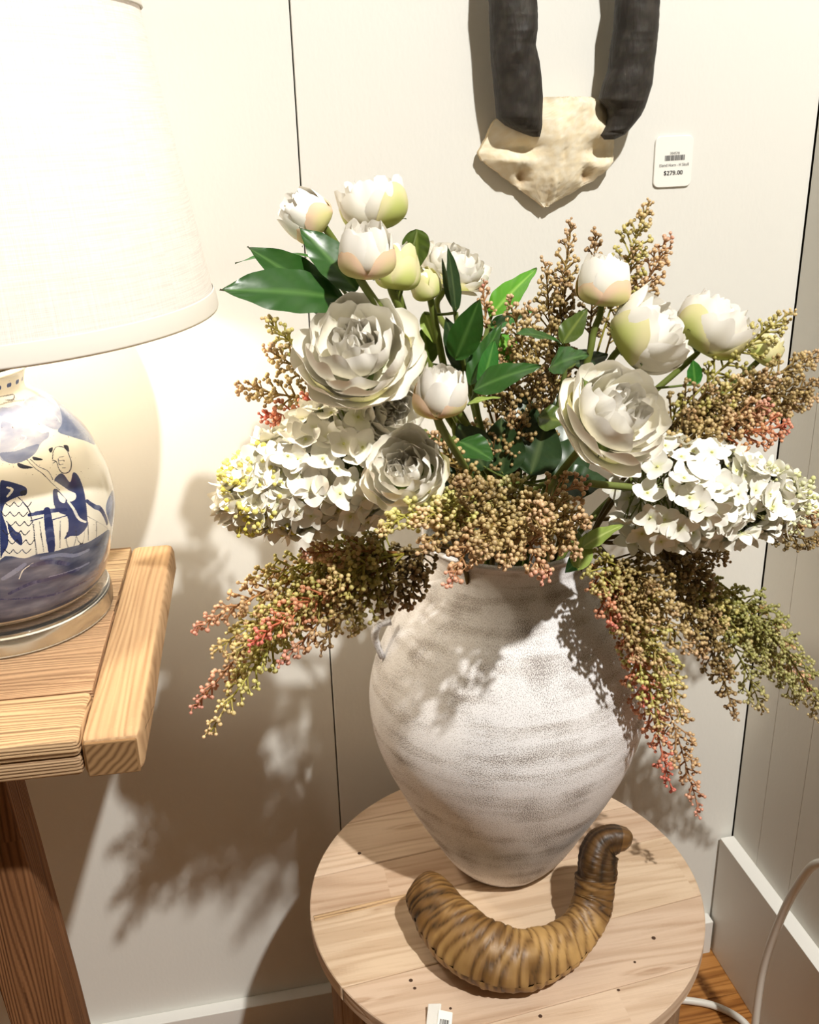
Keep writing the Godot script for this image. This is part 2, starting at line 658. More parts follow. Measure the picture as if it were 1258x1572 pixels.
# ---------------------------------------------------------------- the lamp
var painting := [
	["FG", 0, [124, 236, 158, 238, 208, 234, 202, 227, 177, 217, 151, 210, 137, 209, 123, 217, 118, 226, 121, 232]],
	["FB", 0, [226, 232, 235, 223, 234, 209, 225, 192, 203, 176, 174, 188, 153, 198, 137, 207, 156, 211, 183, 219, 214, 227]],
	["FG", 0, [77, 238, 93, 237, 112, 237, 117, 232, 103, 229, 84, 232, 68, 232]],
	["FG", 0, [63, 227, 78, 225, 92, 219, 104, 217, 111, 211, 122, 210, 116, 206, 103, 204, 85, 197, 64, 193, 52, 196, 47, 202]],
	["FB", 0, [48, 204, 65, 203, 85, 204, 98, 203, 84, 196, 64, 193, 52, 196]],
	["LW", 1.2, [66, 205, 86, 211, 83, 214]],
	["LW", 1.2, [153, 225, 159, 218, 155, 213]],
	["LW", 1.0, [142, 235, 154, 231, 147, 228]],
	["LK", 0.9, [82, 240, 108, 240, 138, 238]],
	["LK", 1.0, [92, 246, 114, 245, 131, 244, 117, 241, 100, 242]],
	["FK", 0, [83, 195, 92, 191, 91, 190, 83, 192]],
	["FK", 0, [64, 193, 70, 190, 78, 186, 68, 187, 63, 190]],
	["FN", 0, [96, 169, 105, 173, 110, 171, 114, 162, 123, 169, 128, 165, 128, 154, 125, 137, 122, 121, 120, 113, 108, 108, 98, 111, 90, 111, 96, 118, 98, 132, 90, 139, 87, 148, 91, 161, 97, 161]],
	["FW", 0, [92, 169, 96, 169, 108, 156, 115, 150, 112, 145, 104, 146, 98, 157]],
	["LW", 2.6, [103, 146, 107, 137, 111, 125, 119, 118]],
	["FW", 0, [95, 158, 98, 154, 101, 149, 98, 146, 94, 150]],
	["LK", 0.7, [75, 194, 80, 185, 87, 177, 92, 168, 98, 159]],
	["LK", 0.7, [79, 193, 85, 185, 93, 179, 95, 170]],
	["LK", 0.8, [105, 188, 110, 193, 118, 196, 127, 194, 130, 190, 129, 184, 127, 178, 122, 173, 116, 171, 109, 173, 107, 178, 108, 184, 104, 187]],
	["FK", 0, [107, 197, 113, 197, 109, 194, 106, 194]],
	["FK", 0, [130, 195, 136, 193, 132, 188, 130, 191]],
	["LK", 0.6, [112, 184, 118, 183, 118, 182]],
	["LK", 0.6, [112, 186, 110, 181, 115, 180]],
	["LK", 0.6, [112, 177, 116, 176]],
	["LK", 0.6, [114, 187, 121, 186]],
	["LK", 0.6, [104, 187, 107, 185, 103, 184]],
	["LK", 0.7, [94, 116, 92, 108, 94, 99, 99, 97, 103, 104, 105, 114]],
	["LK", 0.7, [104, 111, 107, 101, 113, 98, 117, 116]],
	["FK", 0, [96, 98, 100, 97, 99, 94, 96, 95]],
	["FK", 0, [108, 98, 113, 97, 112, 94, 109, 95]],
	["LN", 4.2, [60, 145, 74, 144, 87, 142, 98, 139]],
	["LN", 8, [78, 145, 76, 124, 75, 103]],
	["LN", 1.2, [60, 139, 72, 139]],
	["LN", 1.2, [82, 134, 98, 133]],
	["LK", 0.8, [62, 135, 60, 120, 60, 104]],
	["LK", 0.8, [68, 136, 67, 121, 67, 105]],
	["LK", 0.8, [89, 130, 86, 117, 84, 103]],
	["LK", 0.8, [122, 116, 121, 107, 121, 97]],
	["LK", 0.8, [135, 112, 135, 104, 135, 95]],
	["LN", 5, [127, 138, 137, 128, 146, 122, 153, 111, 159, 100]],
	["LK", 0.7, [123, 123, 136, 112, 164, 91]],
	["FB", 0, [191, 126, 202, 112, 189, 98, 176, 89, 158, 112, 165, 124]],
	["FS", 0, [26, 107, 48, 103, 60, 104, 79, 101, 92, 100, 119, 95, 139, 94, 168, 89, 170, 65, 156, 52, 127, 49, 95, 50, 58, 52, 16, 53]],
	["LG", 4, [64, 98, 83, 95, 102, 87, 122, 85]],
	["LG", 5, [25, 85, 36, 90, 47, 96]],
	["LG", 3, [71, 73, 94, 70, 124, 69]],
	["LW", 1.2, [40, 81, 45, 90, 55, 95]],
	["LN", 4, [28, 66, 49, 72, 70, 71, 108, 68]],
	["LN", 5, [54, 93, 72, 91, 94, 80]],
	["LN", 2.4, [18, 61, 48, 55, 77, 50, 110, 49, 150, 47]],
	["FN", 0, [40, 179, 46, 180, 57, 175, 64, 170, 62, 164, 54, 164, 41, 161, 36, 154, 34, 153]],
	["LW", 2, [46, 174, 50, 171, 44, 166]],
	["FK", 0, [58, 168, 64, 168, 61, 164, 57, 165]],
	["FN", 0, [34, 154, 36, 146, 37, 135, 35, 121, 29, 113, 27, 112]],
	["FN", 0, [39, 142, 44, 133, 48, 129, 48, 119, 45, 119, 39, 130]],
	["LK", 0.8, [54, 163, 58, 157, 61, 148, 61, 129, 59, 104]],
	["LK", 0.7, [40, 161, 44, 157, 49, 160]],
	["LK", 0.7, [49, 160, 52, 155, 57, 158]],
	["LK", 0.7, [57, 158, 60, 153, 65, 156]],
	["LK", 0.7, [35, 154, 38, 149, 43, 152]],
	["LK", 0.7, [43, 152, 46, 147, 51, 150]],
	["LK", 0.7, [51, 150, 54, 145, 59, 148]],
	["LK", 0.7, [38, 144, 41, 139, 46, 142]],
	["LK", 0.7, [46, 142, 49, 137, 54, 140]],
	["LK", 0.7, [54, 140, 57, 135, 62, 138]],
	["LK", 0.7, [33, 136, 36, 131, 41, 134]],
	["LK", 0.7, [41, 134, 44, 129, 49, 132]],
	["LK", 0.7, [49, 132, 52, 127, 57, 130]],
	["LK", 0.7, [36, 126, 39, 121, 44, 124]],
	["LK", 0.7, [44, 124, 47, 119, 52, 122]],
	["LK", 0.7, [52, 122, 55, 116, 60, 120]],
	["LK", 0.7, [31, 117, 35, 112, 39, 115]],
	["LK", 0.7, [39, 115, 42, 110, 47, 113]],
	["LK", 0.7, [47, 113, 50, 108, 55, 111]],
]


func brush(im: Image, x: float, y: float, r: float, c: Color) -> void:
	var n := maxi(1, int(ceil(r)))
	for dy in range(-n, n + 1):
		var h := r * r - dy * dy
		if h >= 0.0:
			var w := int(round(sqrt(h)))
			im.fill_rect(Rect2i(int(x) - w, int(y) + dy, 2 * w + 1, 1), c)


func wash(im: Image, poly: PackedVector2Array, c: Color, nz: FastNoiseLite, depth: float) -> void:
	var lo := poly[0]
	var hi := poly[0]
	for p in poly:
		lo = lo.min(p)
		hi = hi.max(p)
	for y in range(maxi(0, int(lo.y)), mini(im.get_height(), int(hi.y) + 1)):
		var xs := []
		for k in poly.size():
			var a := poly[k]
			var b := poly[(k + 1) % poly.size()]
			if (a.y > y) != (b.y > y):
				xs.append(a.x + (y - a.y) / (b.y - a.y) * (b.x - a.x))
		xs.sort()
		for k in range(0, xs.size() - 1, 2):
			for x in range(int(xs[k]), int(xs[k + 1]) + 1):
				if x >= 0 and x < im.get_width():
					im.set_pixel(x, y, c.lerp(Color8(205, 208, 216), clampf(depth * (0.5 + nz.get_noise_2d(x * 0.5, y * 1.6)), 0.0, 0.8)))


func jar_picture() -> ImageTexture:
	var w := 2048
	var h := 768
	var im := Image.create(w, h, false, Image.FORMAT_RGB8)
	im.fill(Color8(229, 224, 209))
	var rng := RandomNumberGenerator.new()
	rng.seed = 77
	var nz := FastNoiseLite.new()
	nz.seed = 4
	nz.frequency = 0.012
	nz.fractal_octaves = 4
	var tone := {"N": Color8(36, 46, 92), "B": Color8(66, 82, 126), "G": Color8(128, 136, 166), "S": Color8(52, 62, 92), "K": Color8(34, 36, 52), "W": Color8(230, 227, 216)}
	var mm_u := w / (TAU * 125.0)
	var mm_v := h / 268.0
	wash(im, PackedVector2Array([Vector2(-1, h - 54 * mm_v), Vector2(w + 1.0, h - 54 * mm_v), Vector2(w + 1.0, h - 30 * mm_v), Vector2(-1, h - 30 * mm_v)]), tone.S, nz, 0.38)
	for shift in [0.0, -262.0, 262.0]:
		for s in painting:
			var pts := PackedVector2Array()
			for k in range(0, s[2].size(), 2):
				pts.append(Vector2(fposmod((s[2][k] + shift) * mm_u + w * 0.5, w * 1.0), h - s[2][k + 1] * mm_v))
			var spread := 0.0
			for p in pts:
				spread = maxf(spread, absf(p.x - pts[0].x))
			if spread > w * 0.5:
				continue
			var kind: String = s[0]
			if kind[0] == "F":
				var round := PackedVector2Array()
				for k in pts.size():
					for q in 4:
						round.append(pts[k].cubic_interpolate(pts[(k + 1) % pts.size()], pts[(k + pts.size() - 1) % pts.size()], pts[(k + 2) % pts.size()], q / 4.0))
				wash(im, round, tone[kind[1]], nz, {"N": 0.12, "B": 0.4, "G": 0.7, "S": 0.38, "K": 0.1, "W": 0.0}[kind[1]])
			else:
				var line := smooth(Array(pts), 14)
				for k in line.size():
					var r: float = s[1] * mm_u * 0.5 * (0.75 + 0.35 * sin(PI * k / line.size()))
					brush(im, line[k].x, line[k].y, r, (tone[kind[1]] as Color).lerp(Color8(150, 155, 175), clampf(nz.get_noise_2d(line[k].x * 2.0, line[k].y * 2.0), 0.0, 0.5)))
	# ground wash round the back, borders and iron specks
	for y in [[255, 7, "G"], [26, 2, "S"], [22, 1, "N"]]:
		for x in range(0, w, 2):
			if y[0] == 255:
				if (x / 26) % 3 == 0:
					brush(im, x, h - y[0] * mm_v, 6.0, tone.B)
			else:
				brush(im, x, h - y[0] * mm_v, y[1] * 0.8, (tone[y[2]] as Color).lerp(Color8(200, 200, 196), clampf(0.45 + nz.get_noise_2d(x, y[0]), 0.0, 1.0)))
	for k in 1500:
		brush(im, rng.randf() * w, rng.randf() * h, rng.randf_range(0.3, 1.3) * rng.randf(), Color8(92, 78, 60))
	return ImageTexture.create_from_image(im)


func build_lamp() -> void:
	var c := Vector3(-0.245, CON, -1.062)
	var t := thing("table_lamp", "blue and white ceramic jar lamp with tall white linen shade on the console", "lamp", c)
	var jar := mat(Color.WHITE, 0.16, 0.55)
	jar.albedo_texture = jar_picture()
	jar.clearcoat_enabled = true
	jar.clearcoat = 0.6
	jar.clearcoat_roughness = 0.06
	var prof := [Vector2(0.084, 0.0185), Vector2(0.091, 0.0205), Vector2(0.101, 0.028), Vector2(0.109, 0.042), Vector2(0.117, 0.07), Vector2(0.124, 0.1), Vector2(0.1255, 0.12), Vector2(0.123, 0.145), Vector2(0.117, 0.165), Vector2(0.108, 0.188), Vector2(0.095, 0.208), Vector2(0.08, 0.225), Vector2(0.064, 0.237), Vector2(0.056, 0.242), Vector2(0.0525, 0.247), Vector2(0.056, 0.262), Vector2(0.059, 0.266), Vector2(0.056, 0.27)]
	var g := Geo.new()
	lathe(g, smooth(prof, 4), 96, c + Vector3(0, 0.01, 0))
	# v in step with the painting: 268 mm above the foot; u so that angle 0 is the middle
	for k in g.t.size():
		g.t[k] = Vector2(g.t[k].x + 0.5, clampf(1.0 - (g.v[k].y - c.y - 0.01) / 0.268, 0.0, 0.999))
	put(t, "jar", g.mesh(), jar)
	g = Geo.new()
	lathe(g, [Vector2(0.0, 0.268), Vector2(0.054, 0.27), Vector2(0.055, 0.272), Vector2(0.03, 0.278), Vector2(0.012, 0.284), Vector2(0.01, 0.34), Vector2(0.016, 0.342), Vector2(0.016, 0.395), Vector2(0.0, 0.396)], 32, c + Vector3(0, 0.01, 0))
	put(t, "socket", g.mesh(), M.metal)
	var acr := mat(Color(1, 1, 1, 0.02), 0.03)
	acr.refraction_enabled = true
	acr.refraction_scale = 0.05
	g = Geo.new()
	lathe(g, [Vector2(0.0, 0.0006), Vector2(0.1, 0.0006), Vector2(0.1055, 0.0012), Vector2(0.1078, 0.0028), Vector2(0.1085, 0.0055), Vector2(0.1088, 0.014), Vector2(0.1083, 0.0225), Vector2(0.107, 0.0258), Vector2(0.104, 0.0278), Vector2(0.099, 0.0284), Vector2(0.0, 0.0284)], 96, c)
	put(t, "acrylic_base", g.mesh(), acr)
	# shade
	var linen := mat(Color8(244, 241, 238), 0.85, 0.2)
	linen.backlight_enabled = true
	linen.backlight = Color(0.44, 0.44, 0.455)
	linen.uv1_scale = Vector3(6, 3, 1)
	linen.cull_mode = BaseMaterial3D.CULL_DISABLED
	linen.albedo_texture = linen_picture()
	var sc := Vector3(-0.24, 0, -1.066)
	g = Geo.new()
	lathe(g, [Vector2(0.2495, 1.319), Vector2(0.2415, 1.37), Vector2(0.2335, 1.42), Vector2(0.2255, 1.47), Vector2(0.2175, 1.52), Vector2(0.2095, 1.57), Vector2(0.2045, 1.601)], 96, sc)
	var sh := put(t, "lamp_shade", g.mesh(), linen)
	var tape := mat(Color8(236, 230, 220), 0.85, 0.2)
	tape.uv1_scale = Vector3(40, 1, 1)
	tape.backlight_enabled = true
	tape.backlight = Color(0.14, 0.14, 0.14)
	g = Geo.new()
	lathe(g, [Vector2(0.2478, 1.335), Vector2(0.2496, 1.334), Vector2(0.2518, 1.318), Vector2(0.251, 1.3155), Vector2(0.248, 1.316), Vector2(0.2465, 1.334)], 96, sc)
	put(sh, "trim", g.mesh(), tape)
	g = Geo.new()
	lathe(g, [Vector2(0.207, 1.593), Vector2(0.2085, 1.594), Vector2(0.2065, 1.606), Vector2(0.203, 1.606), Vector2(0.2035, 1.594)], 96, sc)
	put(sh, "trim", g.mesh(), tape)
	g = Geo.new()
	for k in 3:
		var a := TAU * k / 3.0 + 0.4
		g.tube(PackedVector3Array([sc + Vector3(0, 1.59, 0), sc + Vector3(sin(a) * 0.2045, 1.6, cos(a) * 0.2045)]), rads(2, 0.0015, 0.0015), 6)
	for s in [-1.0, 1.0]:
		g.tube(bend(Vector3(c.x + 0.015 * s, 1.35, c.z), Vector3(c.x + 0.11 * s, 1.46, c.z), Vector3(c.x, 1.592, c.z), 12), rads(13, 0.0016, 0.0016), 6)
	put(t, "harp", g.mesh(), M.metal)
	var glow := mat(Color8(255, 244, 220), 0.5)
	glow.emission_enabled = true
	glow.emission = Color8(255, 226, 180)
	glow.emission_energy_multiplier = 3.0
	g = Geo.new()
	lathe(g, smooth([Vector2(0.0, 1.412), Vector2(0.013, 1.413), Vector2(0.016, 1.43), Vector2(0.03, 1.462), Vector2(0.022, 1.49), Vector2(0.0, 1.499)], 4), 24, Vector3(c.x, 0, c.z))
	put(t, "bulb", g.mesh(), glow)
	var l := OmniLight3D.new()
	l.name = "bulb_light"
	l.light_color = LAMP_TINT
	l.light_energy = LAMP_POWER
	l.light_size = 0.028
	l.omni_range = 6.0
	l.omni_attenuation = 2.0
	l.shadow_enabled = true
	t.add_child(l)
	l.position = Vector3(0, 1.462 - CON, 0)


func linen_picture() -> ImageTexture:
	var s := 512
	var im := Image.create(s, s, false, Image.FORMAT_RGB8)
	var a := noise_image(91, 0.08, s, s, 3)
	for y in s:
		for x in s:
			var p := a[y * s + (x >> 4)] / 255.0
			var q := a[((x * 7) & 511) * s + (y >> 5)] / 255.0
			var f := clampf(0.9 + 0.12 * (p - 0.5) + 0.12 * (q - 0.5) + (-0.07 if p > 0.77 else 0.0) + (0.03 if (x + y) % 2 == 0 else 0.0), 0.0, 1.0)
			im.set_pixel(x, y, Color(f, f * 0.992, f * 0.98))
	return ImageTexture.create_from_image(im)


# ---------------------------------------------------------------- round table, vase, horn
func build_round_table() -> void:
	var c := Vector3(0.312, 0.0, -1.008)
	var t := thing("side_table", "round pale wooden side table of wide planks under the big vase", "table", c)
	var R := 0.2588
	var cuts := [-0.27, -0.196, -0.103, -0.027, 0.09, 0.19, 0.27]
	var turn := Transform2D(0.088 * -1.0, Vector2(c.x, c.z))
	for k in cuts.size() - 1:
		var v0: float = maxf(cuts[k], -R) + 0.0004
		var v1: float = minf(cuts[k + 1], R) - 0.0004
		var pts := PackedVector2Array()
		for q in 21:
			var v := lerpf(v0, v1, q / 20.0)
			pts.append(Vector2(sqrt(maxf(R * R - v * v, 1e-7)), v))
		for q in 21:
			var v := lerpf(v1, v0, q / 20.0)
			pts.append(Vector2(-sqrt(maxf(R * R - v * v, 1e-7)), v))
		var o := PackedVector2Array()
		for p in pts:
			var e: Vector2 = turn * p
			if o.is_empty() or o[-1].distance_to(e) > 0.0006:
				o.append(e)
		var g := Geo.new()
		slab(g, o, TABLE - 0.021, TABLE + (0.0003 if k % 2 else 0.0), 0.0012)
		put(t, "plank", g.mesh(), M.round[k % 4])
	# filler strip in the open joint
	var g := Geo.new()
	block(g, Vector3(0.17, 0.002, 0.009), Vector3(0.1425, TABLE + 0.0002, -1.0215), 0.0008, Basis(Vector3.UP, 0.088))
	put(t, "filler_strip", g.mesh(), M.console[0])
	g = Geo.new()
	lathe(g, [Vector2(0.25, TABLE - 0.024), Vector2(0.2555, TABLE - 0.0238), Vector2(0.2575, TABLE - 0.0224), Vector2(0.2572, TABLE - 0.0212), Vector2(0.25, TABLE - 0.0211)], 96, c)
	put(t, "rim_band", g.mesh(), M.round[1])
	for k in 26:
		var a := TAU * k / 26.0
		g = Geo.new()
		block(g, Vector3(0.0545, TABLE - 0.0245, 0.016), c + Vector3(sin(a) * 0.229, (TABLE - 0.0245) / 2.0, cos(a) * 0.229), 0.003, Basis(Vector3.UP, a))
		put(t, "stave", g.mesh(), M.stave)
	var dark := mat(Color8(70, 46, 30), 0.9)
	var rng := RandomNumberGenerator.new()
	rng.seed = 14
	for p in [[514, 1505, 2.2], [520, 1517, 1.8], [1004, 1440, 2.4], [950, 1520, 1.7], [830, 1560, 2.2], [692, 1548, 1.5], [552, 1310, 2.4], [975, 1477, 1.5]]:
		g = Geo.new()
		var q := on_height(p[0] + (117 if p[0] < 530 else 0), p[1], TABLE + 0.0002)
		lathe(g, [Vector2(0.0, 0.0004), Vector2(0.0009 * p[2], 0.0004), Vector2(0.0011 * p[2], 0.0002), Vector2(0.0011 * p[2], -0.001)], 12, q)
		put(t, "nail_hole", g.mesh(), dark)


func vase_pictures() -> Array:
	var w := 1024
	var h := 1024
	var im := Image.create(w, h, false, Image.FORMAT_RGB8)
	var hm := Image.create(w, h, false, Image.FORMAT_L8)
	var a := noise_image(61, 0.006, w, h, 4)
	var b := noise_image(62, 0.3, w, h, 2)
	var d := noise_image(63, 0.02, w, h, 4)
	var chalk := Color8(248, 246, 247)
	var clay := Color8(112, 102, 99)
	var warm := Color8(226, 219, 213)
	for y in h:
		for x in w:
			var big := a[y * w + x] / 255.0
			var band := d[y * w + ((x if x < 512 else 1023 - x) >> 3)] / 255.0
			var speck := b[y * w + x] / 255.0
			var wear := clampf(0.15 + 0.8 * (big - 0.5) + 0.8 * (band - 0.5), 0.0, 1.0)
			var f := smoothstep(0.58 - 0.26 * wear, 0.70 - 0.22 * wear, speck) * (0.35 + 0.65 * wear)
			f = clampf(f + 0.05 * wear, 0.0, 0.85)
			var base := chalk.lerp(warm, clampf(1.6 * (band - 0.52) + 0.8 * (big - 0.5), 0.0, 0.6))
			im.set_pixel(x, y, base.lerp(clay, f))
			var e := 1.0 - 0.7 * f + 0.25 * (band - 0.5)
			hm.set_pixel(x, y, Color(e, e, e))
	return [ImageTexture.create_from_image(im), ImageTexture.create_from_image(hm)]


func build_vase() -> void:
	var c := Vector3(VAX, TABLE, VAZ)
	var t := thing("vase", "large whitewashed earthenware vase holding the flowers on the round table", "vase", c)
	var pics := vase_pictures()
	var m := mat(Color.WHITE, 0.8, 0.3)
	m.albedo_texture = pics[0]
	m.heightmap_enabled = true
	m.heightmap_texture = pics[1]
	m.heightmap_scale = 0.07
	m.uv1_scale = Vector3(2, 1.2, 1)
	var nz := FastNoiseLite.new()
	nz.seed = 9
	nz.frequency = 0.05
	var prof := [Vector2(0.056, 0.0), Vector2(0.062, 0.001), Vector2(0.067, 0.006), Vector2(0.086, 0.03), Vector2(0.113, 0.08), Vector2(0.138, 0.13), Vector2(0.159, 0.18), Vector2(0.172, 0.22), Vector2(0.177, 0.26), Vector2(0.172, 0.3), Vector2(0.158, 0.34), Vector2(0.138, 0.38), Vector2(0.115, 0.418), Vector2(0.102, 0.45), Vector2(0.097, 0.47), Vector2(0.1, 0.484), Vector2(0.105, 0.489), Vector2(0.101, 0.493), Vector2(0.094, 0.485), Vector2(0.091, 0.468), Vector2(0.13, 0.375), Vector2(0.16, 0.29), Vector2(0.155, 0.2), Vector2(0.1, 0.08), Vector2(0.05, 0.015), Vector2(0.0, 0.014)]
	var g := Geo.new()
	var sm := smooth(prof, 4)
	lathe(g, sm, 128, c, nz, 0.0012)
	for k in g.t.size():
		g.t[k].y = 1.0 - float(k / 129) / sm.size() * 1.5
	put(t, "body", g.mesh(), m)
	g = Geo.new()
	var q := c + Vector3(-0.156, 0.366, 0.0)
	g.tube(curve3([q + Vector3(0.008, 0.024, 0), q + Vector3(-0.007, 0.02, 0), q + Vector3(-0.012, 0.002, 0), q + Vector3(-0.004, -0.026, 0)], 6), rads(19, 0.0062, 0.004), 14)
	put(t, "lug", g.mesh(), m)


func build_ram_horn() -> void:
	var nodes := [[648, 1357, 0.05, 0.021], [663, 1378, 0.049, 0.031], [692, 1420, 0.044, 0.036], [738, 1458, 0.04, 0.038], [795, 1473, 0.035, 0.0345], [850, 1457, 0.031, 0.029], [889, 1424, 0.037, 0.0245], [909, 1384, 0.055, 0.024], [912, 1344, 0.082, 0.0255], [914, 1314, 0.104, 0.0255], [924, 1293, 0.118, 0.0225], [946, 1284, 0.124, 0.0185], [970, 1288, 0.12, 0.0145]]
	var pts := []
	var rs := []
	for n in nodes:
		pts.append(on_height(n[0], n[1], TABLE + n[2]))
		rs.append(Vector2(n[3], 0))
	var path := curve3(pts, 14)
	var rad := smooth(rs, 14)
	var n := path.size()
	var t := thing("ram_horn", "curved brown ridged ram horn lying in front of the vase", "horn", Vector3(pts[4].x, TABLE, pts[4].z))
	var nz := FastNoiseLite.new()
	nz.seed = 17
	nz.frequency = 0.02
	nz.fractal_octaves = 4
	# frames
	var up := Vector3.UP
	var fr := []
	for k in n:
		var d := (path[mini(k + 1, n - 1)] - path[maxi(k - 1, 0)]).normalized()
		var s := d.cross(up).normalized()
		up = s.cross(d).normalized()
		fr.append([s, up, d])
	var split := int(n * 0.66)
	var hi := lin(186, 148, 92)
	var mid := lin(120, 86, 46)
	var low := lin(46, 30, 16)
	for part in 2:
		var k0 := 0 if part == 0 else split
		var k1 := split if part == 0 else n - 1
		var g := Geo.new()
		var nu := 40
		var nv := (k1 - k0) * 3
		var ridge := func(u: float, s: float) -> float:
			var a := TAU * u
			var q := s + 0.006 * sin(a * 2.0 + 1.0) + 0.012 * cos(a)
			var wv := pow(absf(sin(PI * q * (50.0 - 10.0 * s) + 2.6 * nz.get_noise_2d(s * 1100.0, u * 40.0))), 0.55) * 2.0 - 1.0
			return wv * (1.0 if s < 0.5 else lerpf(1.0, 0.2, (s - 0.5) / 0.5))
		var f := func(u: float, w: float) -> Vector3:
			var kk := lerpf(k0, k1, w)
			var k := mini(int(kk), n - 2)
			var e := kk - k
			var p := path[k].lerp(path[k + 1], e)
			var r: float = lerpf(rad[k].x, rad[k + 1].x, e)
			var s: float = kk / n
			var a := TAU * u
			r *= 1.0 + 0.034 * ridge.call(u, s) + 0.10 * nz.get_noise_3d(s * 500.0, cos(a) * 40.0, sin(a) * 40.0)
			r *= 1.0 + 0.07 * cos(3.0 * a + 0.8)
			if s > 0.66:
				r *= 1.0 - 0.30 * pow(maxf(0.0, cos(a - 2.6)), 3.0)
			if s < 0.03:
				r *= sqrt(clampf(s / 0.03, 0.0, 1.0)) * 0.6 + 0.4
			if s > 0.96:
				r *= sqrt(clampf((1.0 - s) / 0.04, 0.02, 1.0))
			return p + (fr[k][0] * cos(a) + fr[k][1] * sin(a) * 0.93) * r
		var paint := func(u: float, w: float) -> Color:
			var s := lerpf(k0, k1, w) / n
			var a := TAU * u
			var e: float = 0.36 + 0.3 * ridge.call(u, s) + 0.26 * clampf(1.0 - absf(s - 0.4) * 4.0, -0.6, 1.0) + 0.42 * nz.get_noise_3d(s * 420.0 + 60.0, cos(a) * 26.0, sin(a) * 26.0)
			if part == 1:
				e = 0.12 + 0.5 * nz.get_noise_3d(s * 160.0, cos(a) * 90.0, sin(a) * 90.0)
				if s > 0.93:
					e += 0.3
			elif s > 0.55:
				e -= 0.12
			e -= 0.25 * (1.0 - smoothstep(0.02, 0.16, s))
			return low.lerp(mid, clampf(e * 2.0, 0.0, 1.0)).lerp(hi, clampf(e * 2.0 - 1.0, 0.0, 1.0))
		g.grid(nu, nv, f, paint, true, true)
		for e in [0, 1]:
			if (part == 0) == (e == 0):
				var m := g.v.size()
				g.v.append(path[0] if e == 0 else path[n - 1])
				g.c.append(mid)
				g.t.append(Vector2.ZERO)
				var q := 0 if e == 0 else nv * (nu + 1)
				for j in nu:
					g.i.append_array([m, q + j, q + j + 1])
		put(t, "body" if part == 0 else "broken_tip", g.mesh(), M.ram)


